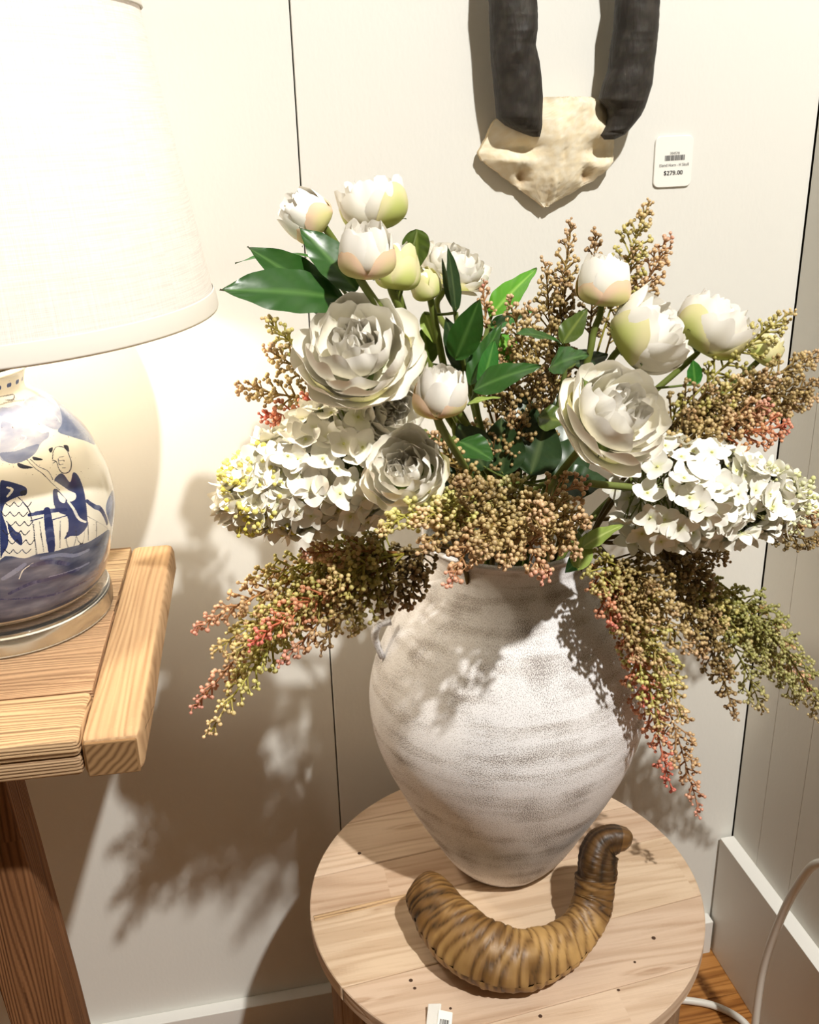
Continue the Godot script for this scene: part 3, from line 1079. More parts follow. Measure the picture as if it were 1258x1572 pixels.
# ---------------------------------------------------------------- skull mount, tags, cord
func build_skull() -> void:
	var rows := [[149, 838, 922], [158, 828, 940], [172, 800, 952], [186, 768, 956], [200, 762, 956], [214, 757, 956], [226, 749, 956], [236, 744, 955], [248, 750, 954], [258, 763, 946], [268, 777, 936], [280, 792, 924], [290, 806, 906], [300, 819, 889], [310, 833, 869], [317, 842, 857], [321, 847, 852]]
	var base := at(850, 300, WALL)
	var t := thing("horn_mount", "bleached skull plate with two dark horns hung high on the white wall", "wall decor", base)
	var nz := FastNoiseLite.new()
	nz.seed = 23
	nz.frequency = 0.05
	nz.fractal_octaves = 3
	var edge := func(w: float) -> Vector3:
		var k := w * (rows.size() - 1)
		var i := mini(int(k), rows.size() - 2)
		var e := k - i
		return Vector3(lerpf(rows[i][0], rows[i + 1][0], e), lerpf(rows[i][1], rows[i + 1][1], e), lerpf(rows[i][2], rows[i + 1][2], e))
	var dent := func(x: float, y: float, cx: float, cy: float, rx: float, ry: float) -> float:
		return exp(-((x - cx) / rx) ** 2 - ((y - cy) / ry) ** 2)
	var relief := func(x: float, y: float, u: float, w: float) -> float:
		var h := 0.016 + 0.022 * (1.0 - u * u) * (1.0 - 0.35 * w)
		h += 0.014 * dent.call(x, y, 862, 205, 30, 55)
		h += 0.012 * dent.call(x, y, 797, 205, 24, 20) + 0.012 * dent.call(x, y, 932, 200, 20, 22)
		h -= 0.012 * dent.call(x, y, 812, 228, 22, 12) + 0.010 * dent.call(x, y, 925, 232, 18, 14)
		h -= 0.016 * dent.call(x, y, 811, 274, 9, 15) + 0.016 * dent.call(x, y, 912, 272, 9, 14)
		h += 0.007 * dent.call(x, y, 856, 296, 5, 26) + 0.012 * dent.call(x, y, 786, 247, 22, 12) + 0.01 * dent.call(x, y, 940, 255, 14, 18)
		h -= 0.005 * dent.call(x, y, 868, 232, 4, 22)
		h *= lerpf(1.0, 0.42, smoothstep(0.62, 1.0, w) * (1.0 - 0.75 * u * u))
		return h + 0.0007 * nz.get_noise_2d(x * 2.0, y * 2.0)
	var g := Geo.new()
	var shade := func(u: float, w: float) -> Color:
		var e: Vector3 = edge.call(w)
		var x := lerpf(e.y, e.z, u)
		var f := clampf(0.5 + 0.8 * nz.get_noise_2d(x * 1.2, e.x * 1.2), 0.0, 1.0)
		var cc := lin(232, 214, 178).lerp(lin(244, 234, 212), f)
		return cc.lerp(lin(150, 112, 70), 0.7 * clampf(dent.call(x, e.x, 811, 276, 6, 10) + dent.call(x, e.x, 912, 274, 6, 10), 0.0, 1.0))
	var front := func(u: float, w: float) -> Vector3:
		var e: Vector3 = edge.call(w)
		var x := lerpf(e.y, e.z, u)
		var p := at(x + 1.5 * nz.get_noise_1d(e.x * 9.0), e.x + 2.0 * nz.get_noise_1d(x * 5.0), WALL + 0.045)
		return Vector3(p.x, p.y, WALL + relief.call(x, e.x, u * 2.0 - 1.0, w))
	g.grid(60, 60, front, shade, false, true)
	g.grid(60, 60, func(u: float, w: float) -> Vector3:
		var p: Vector3 = front.call(u, w)
		p.z = maxf(WALL + 0.002, minf(p.z - 0.006, WALL + 0.007 + 0.4 * (p.z - WALL - 0.016)))
		return p, shade)
	for e in 4:                                  # broken edge all round
		g.grid(60, 1, func(u: float, w: float) -> Vector3:
			var q := Vector2(u, 0) if e == 0 else Vector2(u, 1) if e == 1 else Vector2(0, u) if e == 2 else Vector2(1, u)
			var p: Vector3 = front.call(q.x, q.y)
			if w > 0.5:
				p.z = maxf(WALL + 0.002, minf(p.z - 0.006, WALL + 0.007 + 0.4 * (p.z - WALL - 0.016)))
			return p, func(_u: float, _w: float) -> Color: return lin(216, 196, 158), false, e == 0 or e == 3)
	put(t, "skull_plate", g.mesh(), M.bone)
	g = Geo.new()
	var hp := at(855, 215, WALL)
	block(g, Vector3(0.05, 0.06, 0.02), Vector3(hp.x, hp.y, WALL + 0.01), 0.003)
	put(t, "hanger_block", g.mesh(), M.console_leg)
	var sides := [
		[[210, 818, 829, 0.038], [204, 800, 831, 0.038], [192, 776, 833, 0.038], [180, 762, 833, 0.039], [150, 760, 834, 0.041], [120, 757, 832, 0.043], [95, 754, 829, 0.044], [70, 753, 823, 0.046], [45, 752, 826, 0.047], [10, 751, 825, 0.048], [-40, 748, 818, 0.051], [-100, 752, 822, 0.053], [-170, 742, 806, 0.057], [-240, 734, 788, 0.061]],
		[[214, 928, 944, 0.037], [207, 922, 960, 0.038], [193, 930, 972, 0.038], [178, 934, 984, 0.039], [166, 932, 990, 0.040], [152, 919, 995, 0.041], [130, 925, 1002, 0.043], [105, 934, 1004, 0.044], [75, 937, 1008, 0.046], [45, 942, 1011, 0.047], [0, 945, 1013, 0.049], [-50, 956, 1022, 0.051], [-110, 954, 1018, 0.054], [-175, 972, 1030, 0.058], [-240, 982, 1030, 0.061]]]
	for s in 2:
		var rr: Array = sides[s]
		var m := rr.size() - 1
		g = Geo.new()
		var fu := func(u: float, w: float) -> Vector3:
			var k := w * m
			var i := mini(int(k), m - 1)
			var e := k - i
			var y := lerpf(rr[i][0], rr[i + 1][0], e)
			var x0 := lerpf(rr[i][1], rr[i + 1][1], e)
			var x1 := lerpf(rr[i][2], rr[i + 1][2], e)
			var zc: float = lerpf(rr[i][3], rr[i + 1][3], e)
			var a := TAU * u
			var p := at((x0 + x1) / 2.0, y, WALL + zc)
			var hw := metres(p, (x1 - x0) / 2.0)
			var rz := minf(0.032, hw * 0.95 + 0.004) * (0.9 if w > 0.1 else 0.75)
			# the raised keel winds round the horn
			var keel := pow(maxf(0.0, cos(a - (w * 7.5 + 0.6) * (-1.0 if s == 0 else 1.0))), 6.0)
			rz *= 1.0 + 0.2 * keel * smoothstep(0.3, 0.5, w)
			var ring := 0.0006 * sin(y * 0.55 + 3.0 * nz.get_noise_2d(u * 40.0, y)) * clampf(1.0 - y / 120.0, 0.0, 1.0)
			var wob := 1.0 + 0.05 * nz.get_noise_3d(cos(a) * 20.0, y * 0.7, sin(a) * 20.0)
			return p + Vector3(cos(a) * hw, 0.0, sin(a) * rz * wob + ring)
		var sp := func(u: float, w: float) -> Color:
			var f := clampf(0.5 + 0.9 * nz.get_noise_3d(cos(TAU * u) * 40.0, w * 260.0, sin(TAU * u) * 40.0), 0.0, 1.0)
			return lin(48, 44, 40).lerp(lin(66, 61, 55), f * f)
		g.grid(48, m * 8, fu, sp, true, true)
		var b := g.v.size()
		var mid := Vector3.ZERO
		for j in 48:
			mid += g.v[j] / 48.0
		g.v.append(mid)
		g.c.append(lin(40, 36, 33))
		g.t.append(Vector2.ZERO)
		for j in 48:
			g.i.append_array([b, j, j + 1])
		put(t, "horn", g.mesh(), M.horn)


func words(parent: Node3D, called: String, text: String, size: float, where: Transform3D, bold := false) -> void:
	var f := SystemFont.new()
	f.font_names = PackedStringArray(["Droid Sans"])
	if bold:
		f.font_weight = 700
	var m := TextMesh.new()
	m.font = f
	m.text = text
	m.font_size = 32
	m.pixel_size = size / 32.0
	m.depth = 0.0003
	put(parent, called, m, M.ink, where)


func barcode(parent: Node3D, where: Transform3D, w: float, h: float, seed_: int) -> void:
	var rng := RandomNumberGenerator.new()
	rng.seed = seed_
	var g := Geo.new()
	var x := -w / 2.0
	while x < w / 2.0:
		var b := rng.randf_range(0.00035, 0.0013)
		block(g, Vector3(b, h, 0.0003), Vector3(x + b / 2.0, 0, 0), 0.0)
		x += b + rng.randf_range(0.00035, 0.0009)
	put(parent, "barcode", g.mesh(), M.ink, where)


func card(parent: Node3D, where: Transform3D, w: float, h: float, r: float) -> void:
	var o := PackedVector2Array()
	for k in 4:
		for q in 7:
			var a := PI / 2.0 * (k + q / 6.0)
			o.append(Vector2((w / 2.0 - r) * (1 if k in [0, 3] else -1) + r * cos(a), (h / 2.0 - r) * (1 if k < 2 else -1) + r * sin(a)))
	var g := Geo.new()
	slab(g, o, 0.0, 0.0022, 0.0005)
	put(parent, "card", g.mesh(), M.white, where * Transform3D(Basis(Vector3.RIGHT, PI / 2.0), Vector3.ZERO))


func build_tags() -> void:
	var p := at(1033.5, 248, WALL + 0.001)
	var t := thing("price_tag", "square white price tag with rounded corners on the wall beside the right horn", "price tag", p)
	var x := Transform3D(Basis(Vector3.BACK, 0.004), p)
	card(t, x, 0.055, 0.0655, 0.008)
	words(t, "number_text", "304578", 0.0042, x * Transform3D(Basis.IDENTITY, Vector3(0.001, 0.0105, 0.0024)))
	barcode(t, x * Transform3D(Basis(Vector3.BACK, 0.02), Vector3(0.001, 0.0048, 0.0024)), 0.0275, 0.0068, 3)
	words(t, "name_text", "Eland Horn - H Skull", 0.0048, x * Transform3D(Basis(Vector3.BACK, 0.02), Vector3(0.001, -0.0045, 0.0024)))
	words(t, "price_text", "$279.00", 0.0078, x * Transform3D(Basis(Vector3.BACK, 0.02), Vector3(0.0005, -0.0145, 0.0024)), true)
	# the tag on the table edge
	var q := on_height(674, 1566, TABLE + 0.006)
	t = thing("price_tag", "small folded white barcode tag lying at the front of the round table", "price tag", Vector3(q.x, TABLE, q.z))
	var lay := Transform3D(Basis(Vector3.UP, -0.35) * Basis(Vector3.RIGHT, -1.15), q)
	card(t, lay * Transform3D(Basis(Vector3.UP, -0.35), Vector3(-0.006, 0.0, -0.001)), 0.016, 0.034, 0.001)
	card(t, lay * Transform3D(Basis(Vector3.UP, 0.3), Vector3(0.0065, -0.003, 0.0)), 0.017, 0.026, 0.001)
	barcode(t, lay * Transform3D(Basis(Vector3.UP, 0.3), Vector3(0.0065, -0.003, 0.0024)), 0.010, 0.007, 5)


func build_cord() -> void:
	var t := thing("power_cord", "white power cord looping along the skirting in the right corner", "cord", Vector3(0.77, 0, -1.08))
	var pts := [Vector3(0.846, 0.42, -0.62), Vector3(0.82, 0.45, -0.66), Vector3(0.79, 0.54, -0.8), Vector3(0.777, 0.54, -0.92)]
	for p in [[1258, 1325], [1225, 1360], [1195, 1420], [1172, 1490], [1160, 1572]]:
		pts.append(on_side(p[0], p[1], 0.77))
	pts.append_array([Vector3(0.772, 0.03, -1.075), Vector3(0.785, 0.0072, -1.09), on_height(1145, 1572, 0.007), on_height(1100, 1545, 0.007), on_height(1045, 1535, 0.007), Vector3(0.64, 0.007, -1.235), Vector3(0.56, 0.007, -1.27)])
	var c := curve3(pts, 10)
	var g := Geo.new()
	g.tube(c, rads(c.size(), 0.0064, 0.0064), 12)
	put(t, "cable", g.mesh(), M.cord)


# ---------------------------------------------------------------- peonies
# layers: count, rho1, rho2, h1, h2, width, ruffle, kind (0 white, 1 green outer, 2 pink-edged)
const STYLES := {
	"bloom": [[4, 0.95, 0.88, -0.05, 0.42, 0.6, 0.02, 1], [6, 1.0, 1.16, 0.0, 0.34, 0.72, 0.05, 0], [6, 1.02, 1.02, 0.06, 0.7, 0.68, 0.05, 0], [6, 0.98, 0.8, 0.18, 0.92, 0.6, 0.05, 0], [6, 0.82, 0.6, 0.3, 0.98, 0.5, 0.06, 0], [6, 0.62, 0.4, 0.38, 0.98, 0.42, 0.075, 0], [6, 0.44, 0.24, 0.42, 0.94, 0.32, 0.09, 0], [5, 0.24, 0.08, 0.42, 0.88, 0.24, 0.09, 0]],
	"half": [[3, 1.04, 0.88, -0.05, 0.98, 0.62, 0.02, 1], [5, 0.98, 0.92, 0.05, 1.12, 0.72, 0.05, 0], [5, 0.92, 0.76, 0.2, 1.3, 0.64, 0.06, 0], [5, 0.78, 0.54, 0.3, 1.34, 0.52, 0.06, 0], [5, 0.55, 0.32, 0.4, 1.3, 0.4, 0.08, 0], [5, 0.3, 0.1, 0.5, 1.25, 0.28, 0.08, 0]],
	"bud": [[4, 1.06, 0.86, -0.05, 0.92, 0.7, 0.015, 2], [4, 1.1, 0.62, 0.06, 1.5, 0.82, 0.035, 0], [4, 0.92, 0.52, 0.25, 1.6, 0.66, 0.05, 0], [4, 0.7, 0.34, 0.4, 1.58, 0.5, 0.06, 0], [4, 0.42, 0.12, 0.5, 1.5, 0.34, 0.07, 0]],
	"green": [[5, 1.06, 0.62, -0.05, 1.25, 0.7, 0.015, 1], [4, 1.0, 0.5, 0.1, 1.6, 0.7, 0.03, 1], [4, 0.8, 0.3, 0.3, 1.6, 0.55, 0.05, 0]],
}


func petal_mesh(l: Array, seed_: int) -> ArrayMesh:
	var key := "%s %d" % [l, seed_]
	if cache.has(key):
		return cache[key]
	var rng := RandomNumberGenerator.new()
	rng.seed = hash(key)
	var ph := [rng.randf() * TAU, rng.randf() * TAU, rng.randf() * TAU, rng.randf() * TAU]
	var skew := rng.randf_range(-0.12, 0.12)
	var notch := rng.randf_range(0.0, 0.09)
	var curl := rng.randf_range(-0.06, 0.1)
	var ruf: float = l[6]
	var kind: int = l[7]
	var g := Geo.new()
	var f := func(u: float, v: float) -> Vector3:
		var x := u * 2.0 - 1.0
		var w: float = l[5] * pow(sin(PI * clampf(0.08 + 0.56 * v, 0.0, 1.0)), 0.65)
		var t := v * (1.0 - 0.42 * (1.0 - sqrt(1.0 - 0.97 * x * x)) - (notch * exp(-pow((x - skew * 2.0) / 0.16, 2.0)) + 0.018 * sin(x * 8.0 + ph[1])) * (1.0 if kind == 0 else 0.3) * v)
		var rho: float = 0.05 * (1.0 - t) * (1.0 - t) + 2.0 * t * (1.0 - t) * l[1] * 1.12 + t * t * l[2]
		var h: float = 2.0 * t * (1.0 - t) * l[3] + t * t * l[4]
		rho += curl * t * t * t * (1.0 - 0.4 * x)
		rho += ruf * (sin(x * 4.0 + ph[1]) * t * t + 0.6 * sin(x * 8.0 + ph[2]) * pow(t, 4.0))
		h += ruf * 0.8 * sin(x * 5.0 + ph[3]) * t * t
		rho -= 0.10 * x * x * t * (1.0 - 0.4 * t)
		var a := clampf((x + skew * t) * w / maxf(rho, 0.26), -1.7, 1.7)
		return Vector3(sin(a) * rho, h, cos(a) * rho)
	var tones := [[lin(232, 230, 190), lin(251, 246, 231), lin(254, 250, 242)], [lin(168, 180, 84), lin(206, 214, 124), lin(236, 228, 178)], [lin(164, 172, 84), lin(218, 212, 146), lin(238, 206, 176)]]
	var k: Array = tones[kind]
	var paint := func(u: float, v: float) -> Color:
		var x := absf(u * 2.0 - 1.0)
		var e := clampf(v + 0.35 * x * x, 0.0, 1.0) if kind > 0 else v
		return (k[0] as Color).lerp(k[1], smoothstep(0.05, 0.55, e)).lerp(k[2], smoothstep(0.6, 1.0, e))
	g.grid(14, 11, f, paint)
	cache[key] = g.mesh()
	return cache[key]


func depth_of(p: Vector3) -> float:
	return -(cam_basis.transposed() * (p - EYE)).z


func peony(label: String, px: float, py: float, z: float, rpx: float, axis: Vector3, style: String, seed_: int, group := "", stem_via = null, called := "peony") -> Node3D:
	var rng := RandomNumberGenerator.new()
	rng.seed = seed_
	var c := at(px, py, z)
	var R := metres(c, rpx) * (1.0 if style == "bloom" else 1.2)
	var y := facing(axis.x, axis.y, axis.z)
	var lift: float = {"bloom": 0.5, "half": 0.62, "bud": 0.75, "green": 0.75}[style]
	var base := c - y * R * lift
	var t := thing(called, label, "flower", base, group)
	var side := y.cross(Vector3(0.3, 0.2, 0.9)).normalized()
	var b0 := Basis(side, y, side.cross(y).normalized())
	var li := 0
	for l in STYLES[style]:
		var off := rng.randf() * TAU
		if li == 0 and style != "bloom":             # one outer petal shows on the side the head leans away from
			var fd := facing(-0.75 * signf(axis.x), -0.2, 0.75)
			off = atan2(fd.dot(b0.x), fd.dot(b0.z))
		for k in l[0]:
			var b := b0 * Basis(Vector3.UP, off + TAU * (k + rng.randf_range(-0.18, 0.18)) / l[0]) * Basis(Vector3.RIGHT, rng.randf_range(-0.07, 0.07))
			var s := R * rng.randf_range(0.94, 1.05)
			put(t, "sepal" if l[7] > 0 else "petal", petal_mesh(l, (k + seed_ * 3) % (4 if l[7] == 0 else 2)), M.sepal if l[7] > 0 else M.petal, Transform3D(b.scaled(Vector3.ONE * s), base))
		li += 1
	# calyx and stem down into the vase
	var g := Geo.new()
	g.col = lin(104, 116, 52)
	var mouth := Vector3(VAX + rng.randf_range(-0.06, 0.06), MOUTH - 0.02, VAZ + rng.randf_range(-0.03, 0.06))
	var low := Vector3(lerpf(VAX, mouth.x, 0.4), TABLE + 0.24, lerpf(VAZ, mouth.z, 0.4))
	var pts := [base + y * R * 0.08, base - y * R * 0.35]
	if stem_via != null:
		for q in stem_via:
			pts.append(at(q[0], q[1], q[2]))
	else:
		pts.append((base - y * R * 0.9).lerp(mouth, 0.45) + Vector3(0, 0.012, 0))
	pts.append_array([mouth, low])
	var cv := curve3(pts, 8)
	g.tube(cv, rads(cv.size(), 0.0036, 0.0042), 8)
	put(t, "stem", g.mesh(), M.stem)
	g = Geo.new()
	g.col = lin(96, 118, 48)
	for k in 4:
		var a := TAU * k / 4.0 + rng.randf()
		var d := b0 * Vector3(sin(a), 0, cos(a))
		leaf_shape(g, base - y * R * 0.05, base + d * R * rng.randf_range(0.75, 1.0) + y * R * rng.randf_range(0.05, 0.35), R * 0.42, -y, -R * 0.12, 0.1, lin(84, 106, 44), lin(128, 142, 70), 8, 4)
	put(t, "calyx", g.mesh(), M.leaf)
	return t


# ---------------------------------------------------------------- leaves
func leaf_shape(g: Geo, a: Vector3, b: Vector3, width: float, normal: Vector3, sag: float, fold: float, edge: Color, rib: Color, nl := 22, nw := 10, twist := 0.0) -> void:
	var d := (b - a).normalized()
	var side := d.cross(normal).normalized()
	var n := side.cross(d).normalized()
	var f := func(u: float, v: float) -> Vector3:
		var x := u * 2.0 - 1.0
		var w := width * 0.5 * pow(sin(PI * pow(v, 0.82)), 0.8) * (1.0 - 0.28 * v)  * 1.28 + width * 0.02 * (1.0 - v)
		var vein := 0.02 * width * sin(absf(x) * 3.0 + 26.0 * (v - 0.35 * absf(x))) * absf(x)
		var tw := twist * v
		var sd := side * cos(tw) + n * sin(tw)
		var nn := n * cos(tw) - side * sin(tw)
		var wave := 0.05 * width * sin(v * 9.0 + signf(x) * 1.3) * x * x
		return a.lerp(b, v) + n * sag * 4.0 * v * (1.0 - v) + sd * x * w + nn * (fold * absf(x) * w + vein + wave)
	var paint := func(u: float, v: float) -> Color:
		var x := absf(u * 2.0 - 1.0)
		var lat := 0.5 + 0.5 * sin(34.0 * (v - 0.3 * x))
		var tip := lin(70, 62, 48)
		return rib.lerp(edge, smoothstep(0.02, 0.09, x)).lerp(rib, 0.13 * pow(lat, 5.0)).lerp(tip, 0.75 * smoothstep(0.93, 1.0, v))
	g.grid(nw, nl, f, paint)


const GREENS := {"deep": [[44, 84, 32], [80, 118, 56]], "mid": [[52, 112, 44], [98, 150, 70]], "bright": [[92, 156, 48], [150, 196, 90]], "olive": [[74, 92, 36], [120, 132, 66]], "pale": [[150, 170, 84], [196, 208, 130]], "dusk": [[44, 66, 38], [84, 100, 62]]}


# leaves: [base px, base py, base z, tip px, tip py, tip z, width px, tone, facing (right, up, towards), sag, fold]
func leaves(called: String, label: String, list: Array, via: Array) -> void:
	var root := at(via[0][0], via[0][1], via[0][2])
	var t := thing(called, label, "leaves", root, "leaf sprigs in the bouquet")
	var g := Geo.new()
	g.col = lin(96, 108, 52)
	var pts := []
	for q in via:
		pts.append(at(q[0], q[1], q[2]))
	pts.append(Vector3(VAX, MOUTH, VAZ + 0.03))
	pts.append(Vector3(VAX, TABLE + 0.26, VAZ))
	var cv := curve3(pts, 8)
	g.tube(cv, rads(cv.size(), 0.0028, 0.0034), 7)
	var made := []
	for q in list:
		var a := at(q[0], q[1], q[2])
		var b := at(q[3], q[4], q[5])
		# a stalk from the nearest place on the stem
		var near := cv[0]
		for p in cv:
			if p.distance_to(a) < near.distance_to(a):
				near = p
		g.tube(bend(near, (near + a) / 2.0 + Vector3(0, -0.004, 0), a + (b - a) * 0.06, 6), rads(7, 0.0018, 0.0013), 6)
	put(t, "stem", g.mesh(), M.stem)
	for q in list:
		var a := at(q[0], q[1], q[2])
		var b := at(q[3], q[4], q[5])
		var gg := Geo.new()
		var e: Array = GREENS[q[7]][0]
		var r: Array = GREENS[q[7]][1]
		var n: Vector3 = facing(q[8].x, q[8].y, q[8].z)
		leaf_shape(gg, a, b, metres(a, q[6]), n, q[9] * (b - a).length(), q[10], lin(e[0], e[1], e[2]), lin(r[0], r[1], r[2]))
		put(t, "leaf", gg.mesh(), M.leaf)


# ---------------------------------------------------------------- hydrangeas
func floret_mesh(seed_: int) -> ArrayMesh:
	var rng := RandomNumberGenerator.new()
	rng.seed = 500 + seed_
	var g := Geo.new()
	for k in 4:
		var a0 := TAU * k / 4.0 + rng.randf_range(-0.12, 0.12)
		var tilt := rng.randf_range(0.1, 0.95)
		var w := rng.randf_range(0.46, 0.56)
		var cup := rng.randf_range(-0.2, 0.25)
		var r0 := Basis(Vector3.UP, a0)
		g.grid(6, 6, func(u: float, v: float) -> Vector3:
			var x := u * 2.0 - 1.0
			var t := v * (1.0 - 0.22 * x * x)
			var ww := w * pow(sin(PI * clampf(0.06 + 0.74 * v, 0, 1)), 0.7)
			return r0 * Vector3(x * ww, 0.02 + tilt * t * t * 0.8 + cup * x * x * t * 0.5 + 0.03 * sin(x * 5.0 + k) * t, 0.04 + t),
			func(_u: float, v: float) -> Color: return lin(228, 228, 186).lerp(lin(249, 246, 236), smoothstep(0.0, 0.45, v)))
	g.col = lin(206, 206, 130)
	g.ball(Vector3(0, 0.06, 0), 0.09, ball_v, ball_i)
	return g.mesh()


func hydrangea(label: String, from: Vector3, to: Vector3, r_big: float, r_tip: float, count: int, fl: float, warm: bool, seed_: int) -> void:
	var rng := RandomNumberGenerator.new()
	rng.seed = seed_
	var t := thing("hydrangea", label, "flower", from, "hydrangea heads in the bouquet")
	var d := (to - from).normalized()
	var s := d.cross(Vector3.UP).normalized()
	var up := s.cross(d).normalized()
	var L := (to - from).length()
	var kinds := []
	for k in 5:
		kinds.append(floret_mesh(k))
	var stem := Geo.new()
	stem.col = lin(112, 122, 62)
	stem.tube(PackedVector3Array([from - d * 0.05, from, to]), PackedFloat32Array([0.004, 0.004, 0.002]), 8)
	var path := curve3([from - d * 0.05, from.lerp(Vector3(VAX, MOUTH, VAZ), 0.6) + Vector3(0, 0.01, 0), Vector3(VAX, MOUTH - 0.02, VAZ + 0.02), Vector3(VAX, TABLE + 0.24, VAZ)], 8)
	stem.tube(path, rads(path.size(), 0.004, 0.004), 8)
	for k in count:
		var h := (k + 0.5) / count
		var a := k * 2.39996 + rng.randf_range(-0.2, 0.2)
		var e := pow(h, 0.85)
		var rr := (lerpf(r_big, r_tip, e) * sqrt(clampf(1.0 - pow(e, 5.0), 0.03, 1.0))) * sqrt(clampf(e * 7.0 + 0.25, 0.0, 1.0))
		rr *= rng.randf_range(0.84, 1.05)
		var out := s * cos(a) + up * sin(a)
		var p := from + d * L * e + out * rr
		var n := (out + d * (-0.5 + 1.3 * e) + Vector3(rng.randf_range(-0.6, 0.6), rng.randf_range(-0.45, 0.6), rng.randf_range(-0.6, 0.6))).normalized()
		var x := n.cross(Vector3(0.2, 0.4, 0.8)).normalized()
		var b := Basis(x, n, x.cross(n)) * Basis(Vector3.UP, rng.randf() * TAU)
		put(t, "floret", kinds[k % 5], M.petal, Transform3D(b.scaled(Vector3.ONE * fl * rng.randf_range(0.82, 1.12)), p))
		stem.tube(PackedVector3Array([from + d * L * e * 0.75, p]), PackedFloat32Array([0.001, 0.0008]), 4)
	put(t, "stem", stem.mesh(), M.stem)
	# unopened yellow-green buds near the tip; warm ones hold painted lamp light
	var g := Geo.new()
	for k in (260 if warm else 190):
		var a := rng.randf() * TAU
		var e := rng.randf_range(0.62, 1.0)
		var rr := lerpf(r_big, r_tip, e) * rng.randf_range(0.75, 1.06)
		var p := from + d * L * e + (s * cos(a) + up * sin(a)) * rr
		g.col = lin(226, 214, 92).lerp(lin(242, 236, 160), rng.randf()) if warm else lin(220, 222, 150).lerp(lin(240, 240, 205), rng.randf())
		g.ball(p, rng.randf_range(0.0018, 0.0032), ball_v, ball_i)
		g.tube(PackedVector3Array([p.lerp(from + d * L * (e - 0.12), 0.5), p]), PackedFloat32Array([0.0007, 0.0006]), 3)
	var st := put(t, "flower_buds", g.mesh(), M.sepal)
	st.set_meta("kind", "stuff")


# ---------------------------------------------------------------- berry sprays
var ball_v := PackedVector3Array()
var ball_i := PackedInt32Array()


func make_ball() -> void:                       # a small octahedral sphere
	var p := [Vector3.UP, Vector3.RIGHT, Vector3.BACK, Vector3.LEFT, Vector3.FORWARD, Vector3.DOWN]
	var tri := [[0, 1, 2], [0, 2, 3], [0, 3, 4], [0, 4, 1], [5, 2, 1], [5, 3, 2], [5, 4, 3], [5, 1, 4]]
	var at_ := {}
	var get_ := func(q: Vector3) -> int:
		var k := q.normalized().snapped(Vector3.ONE * 0.001)
		if not at_.has(k):
			at_[k] = ball_v.size()
			ball_v.append(q.normalized())
		return at_[k]
	for f in tri:
		var a: Vector3 = p[f[0]]
		var b: Vector3 = p[f[1]]
		var c: Vector3 = p[f[2]]
		var ab := (a + b) / 2.0
		var bc := (b + c) / 2.0
		var ca := (c + a) / 2.0
		for q in [[a, ab, ca], [ab, b, bc], [ca, bc, c], [ab, bc, ca]]:
			var n: Vector3 = (q[2] - q[0]).cross(q[1] - q[0])
			var o: Array = [q[0], q[1], q[2]] if n.dot(q[0]) > 0 else [q[0], q[2], q[1]]
			for e in o:
				ball_i.append(get_.call(e))


# colour runs: stalk, berry near the base, berry half way, berry at the tip
const RUNS := {
	"green": [[140, 132, 48], [150, 146, 66], [188, 176, 104], [208, 176, 128]],
	"lime": [[152, 148, 54], [162, 162, 74], [200, 194, 116], [220, 186, 142]],
	"tan": [[128, 104, 46], [146, 130, 70], [180, 156, 104], [200, 164, 126]],
	"pink": [[144, 98, 52], [154, 132, 76], [200, 164, 120], [212, 146, 128]],
	"red": [[178, 96, 56], [174, 128, 74], [208, 142, 108], [212, 110, 100]],
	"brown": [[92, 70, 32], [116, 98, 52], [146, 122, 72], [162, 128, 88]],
	"fresh": [[126, 122, 48], [134, 136, 70], [168, 164, 104], [188, 166, 120]],
}


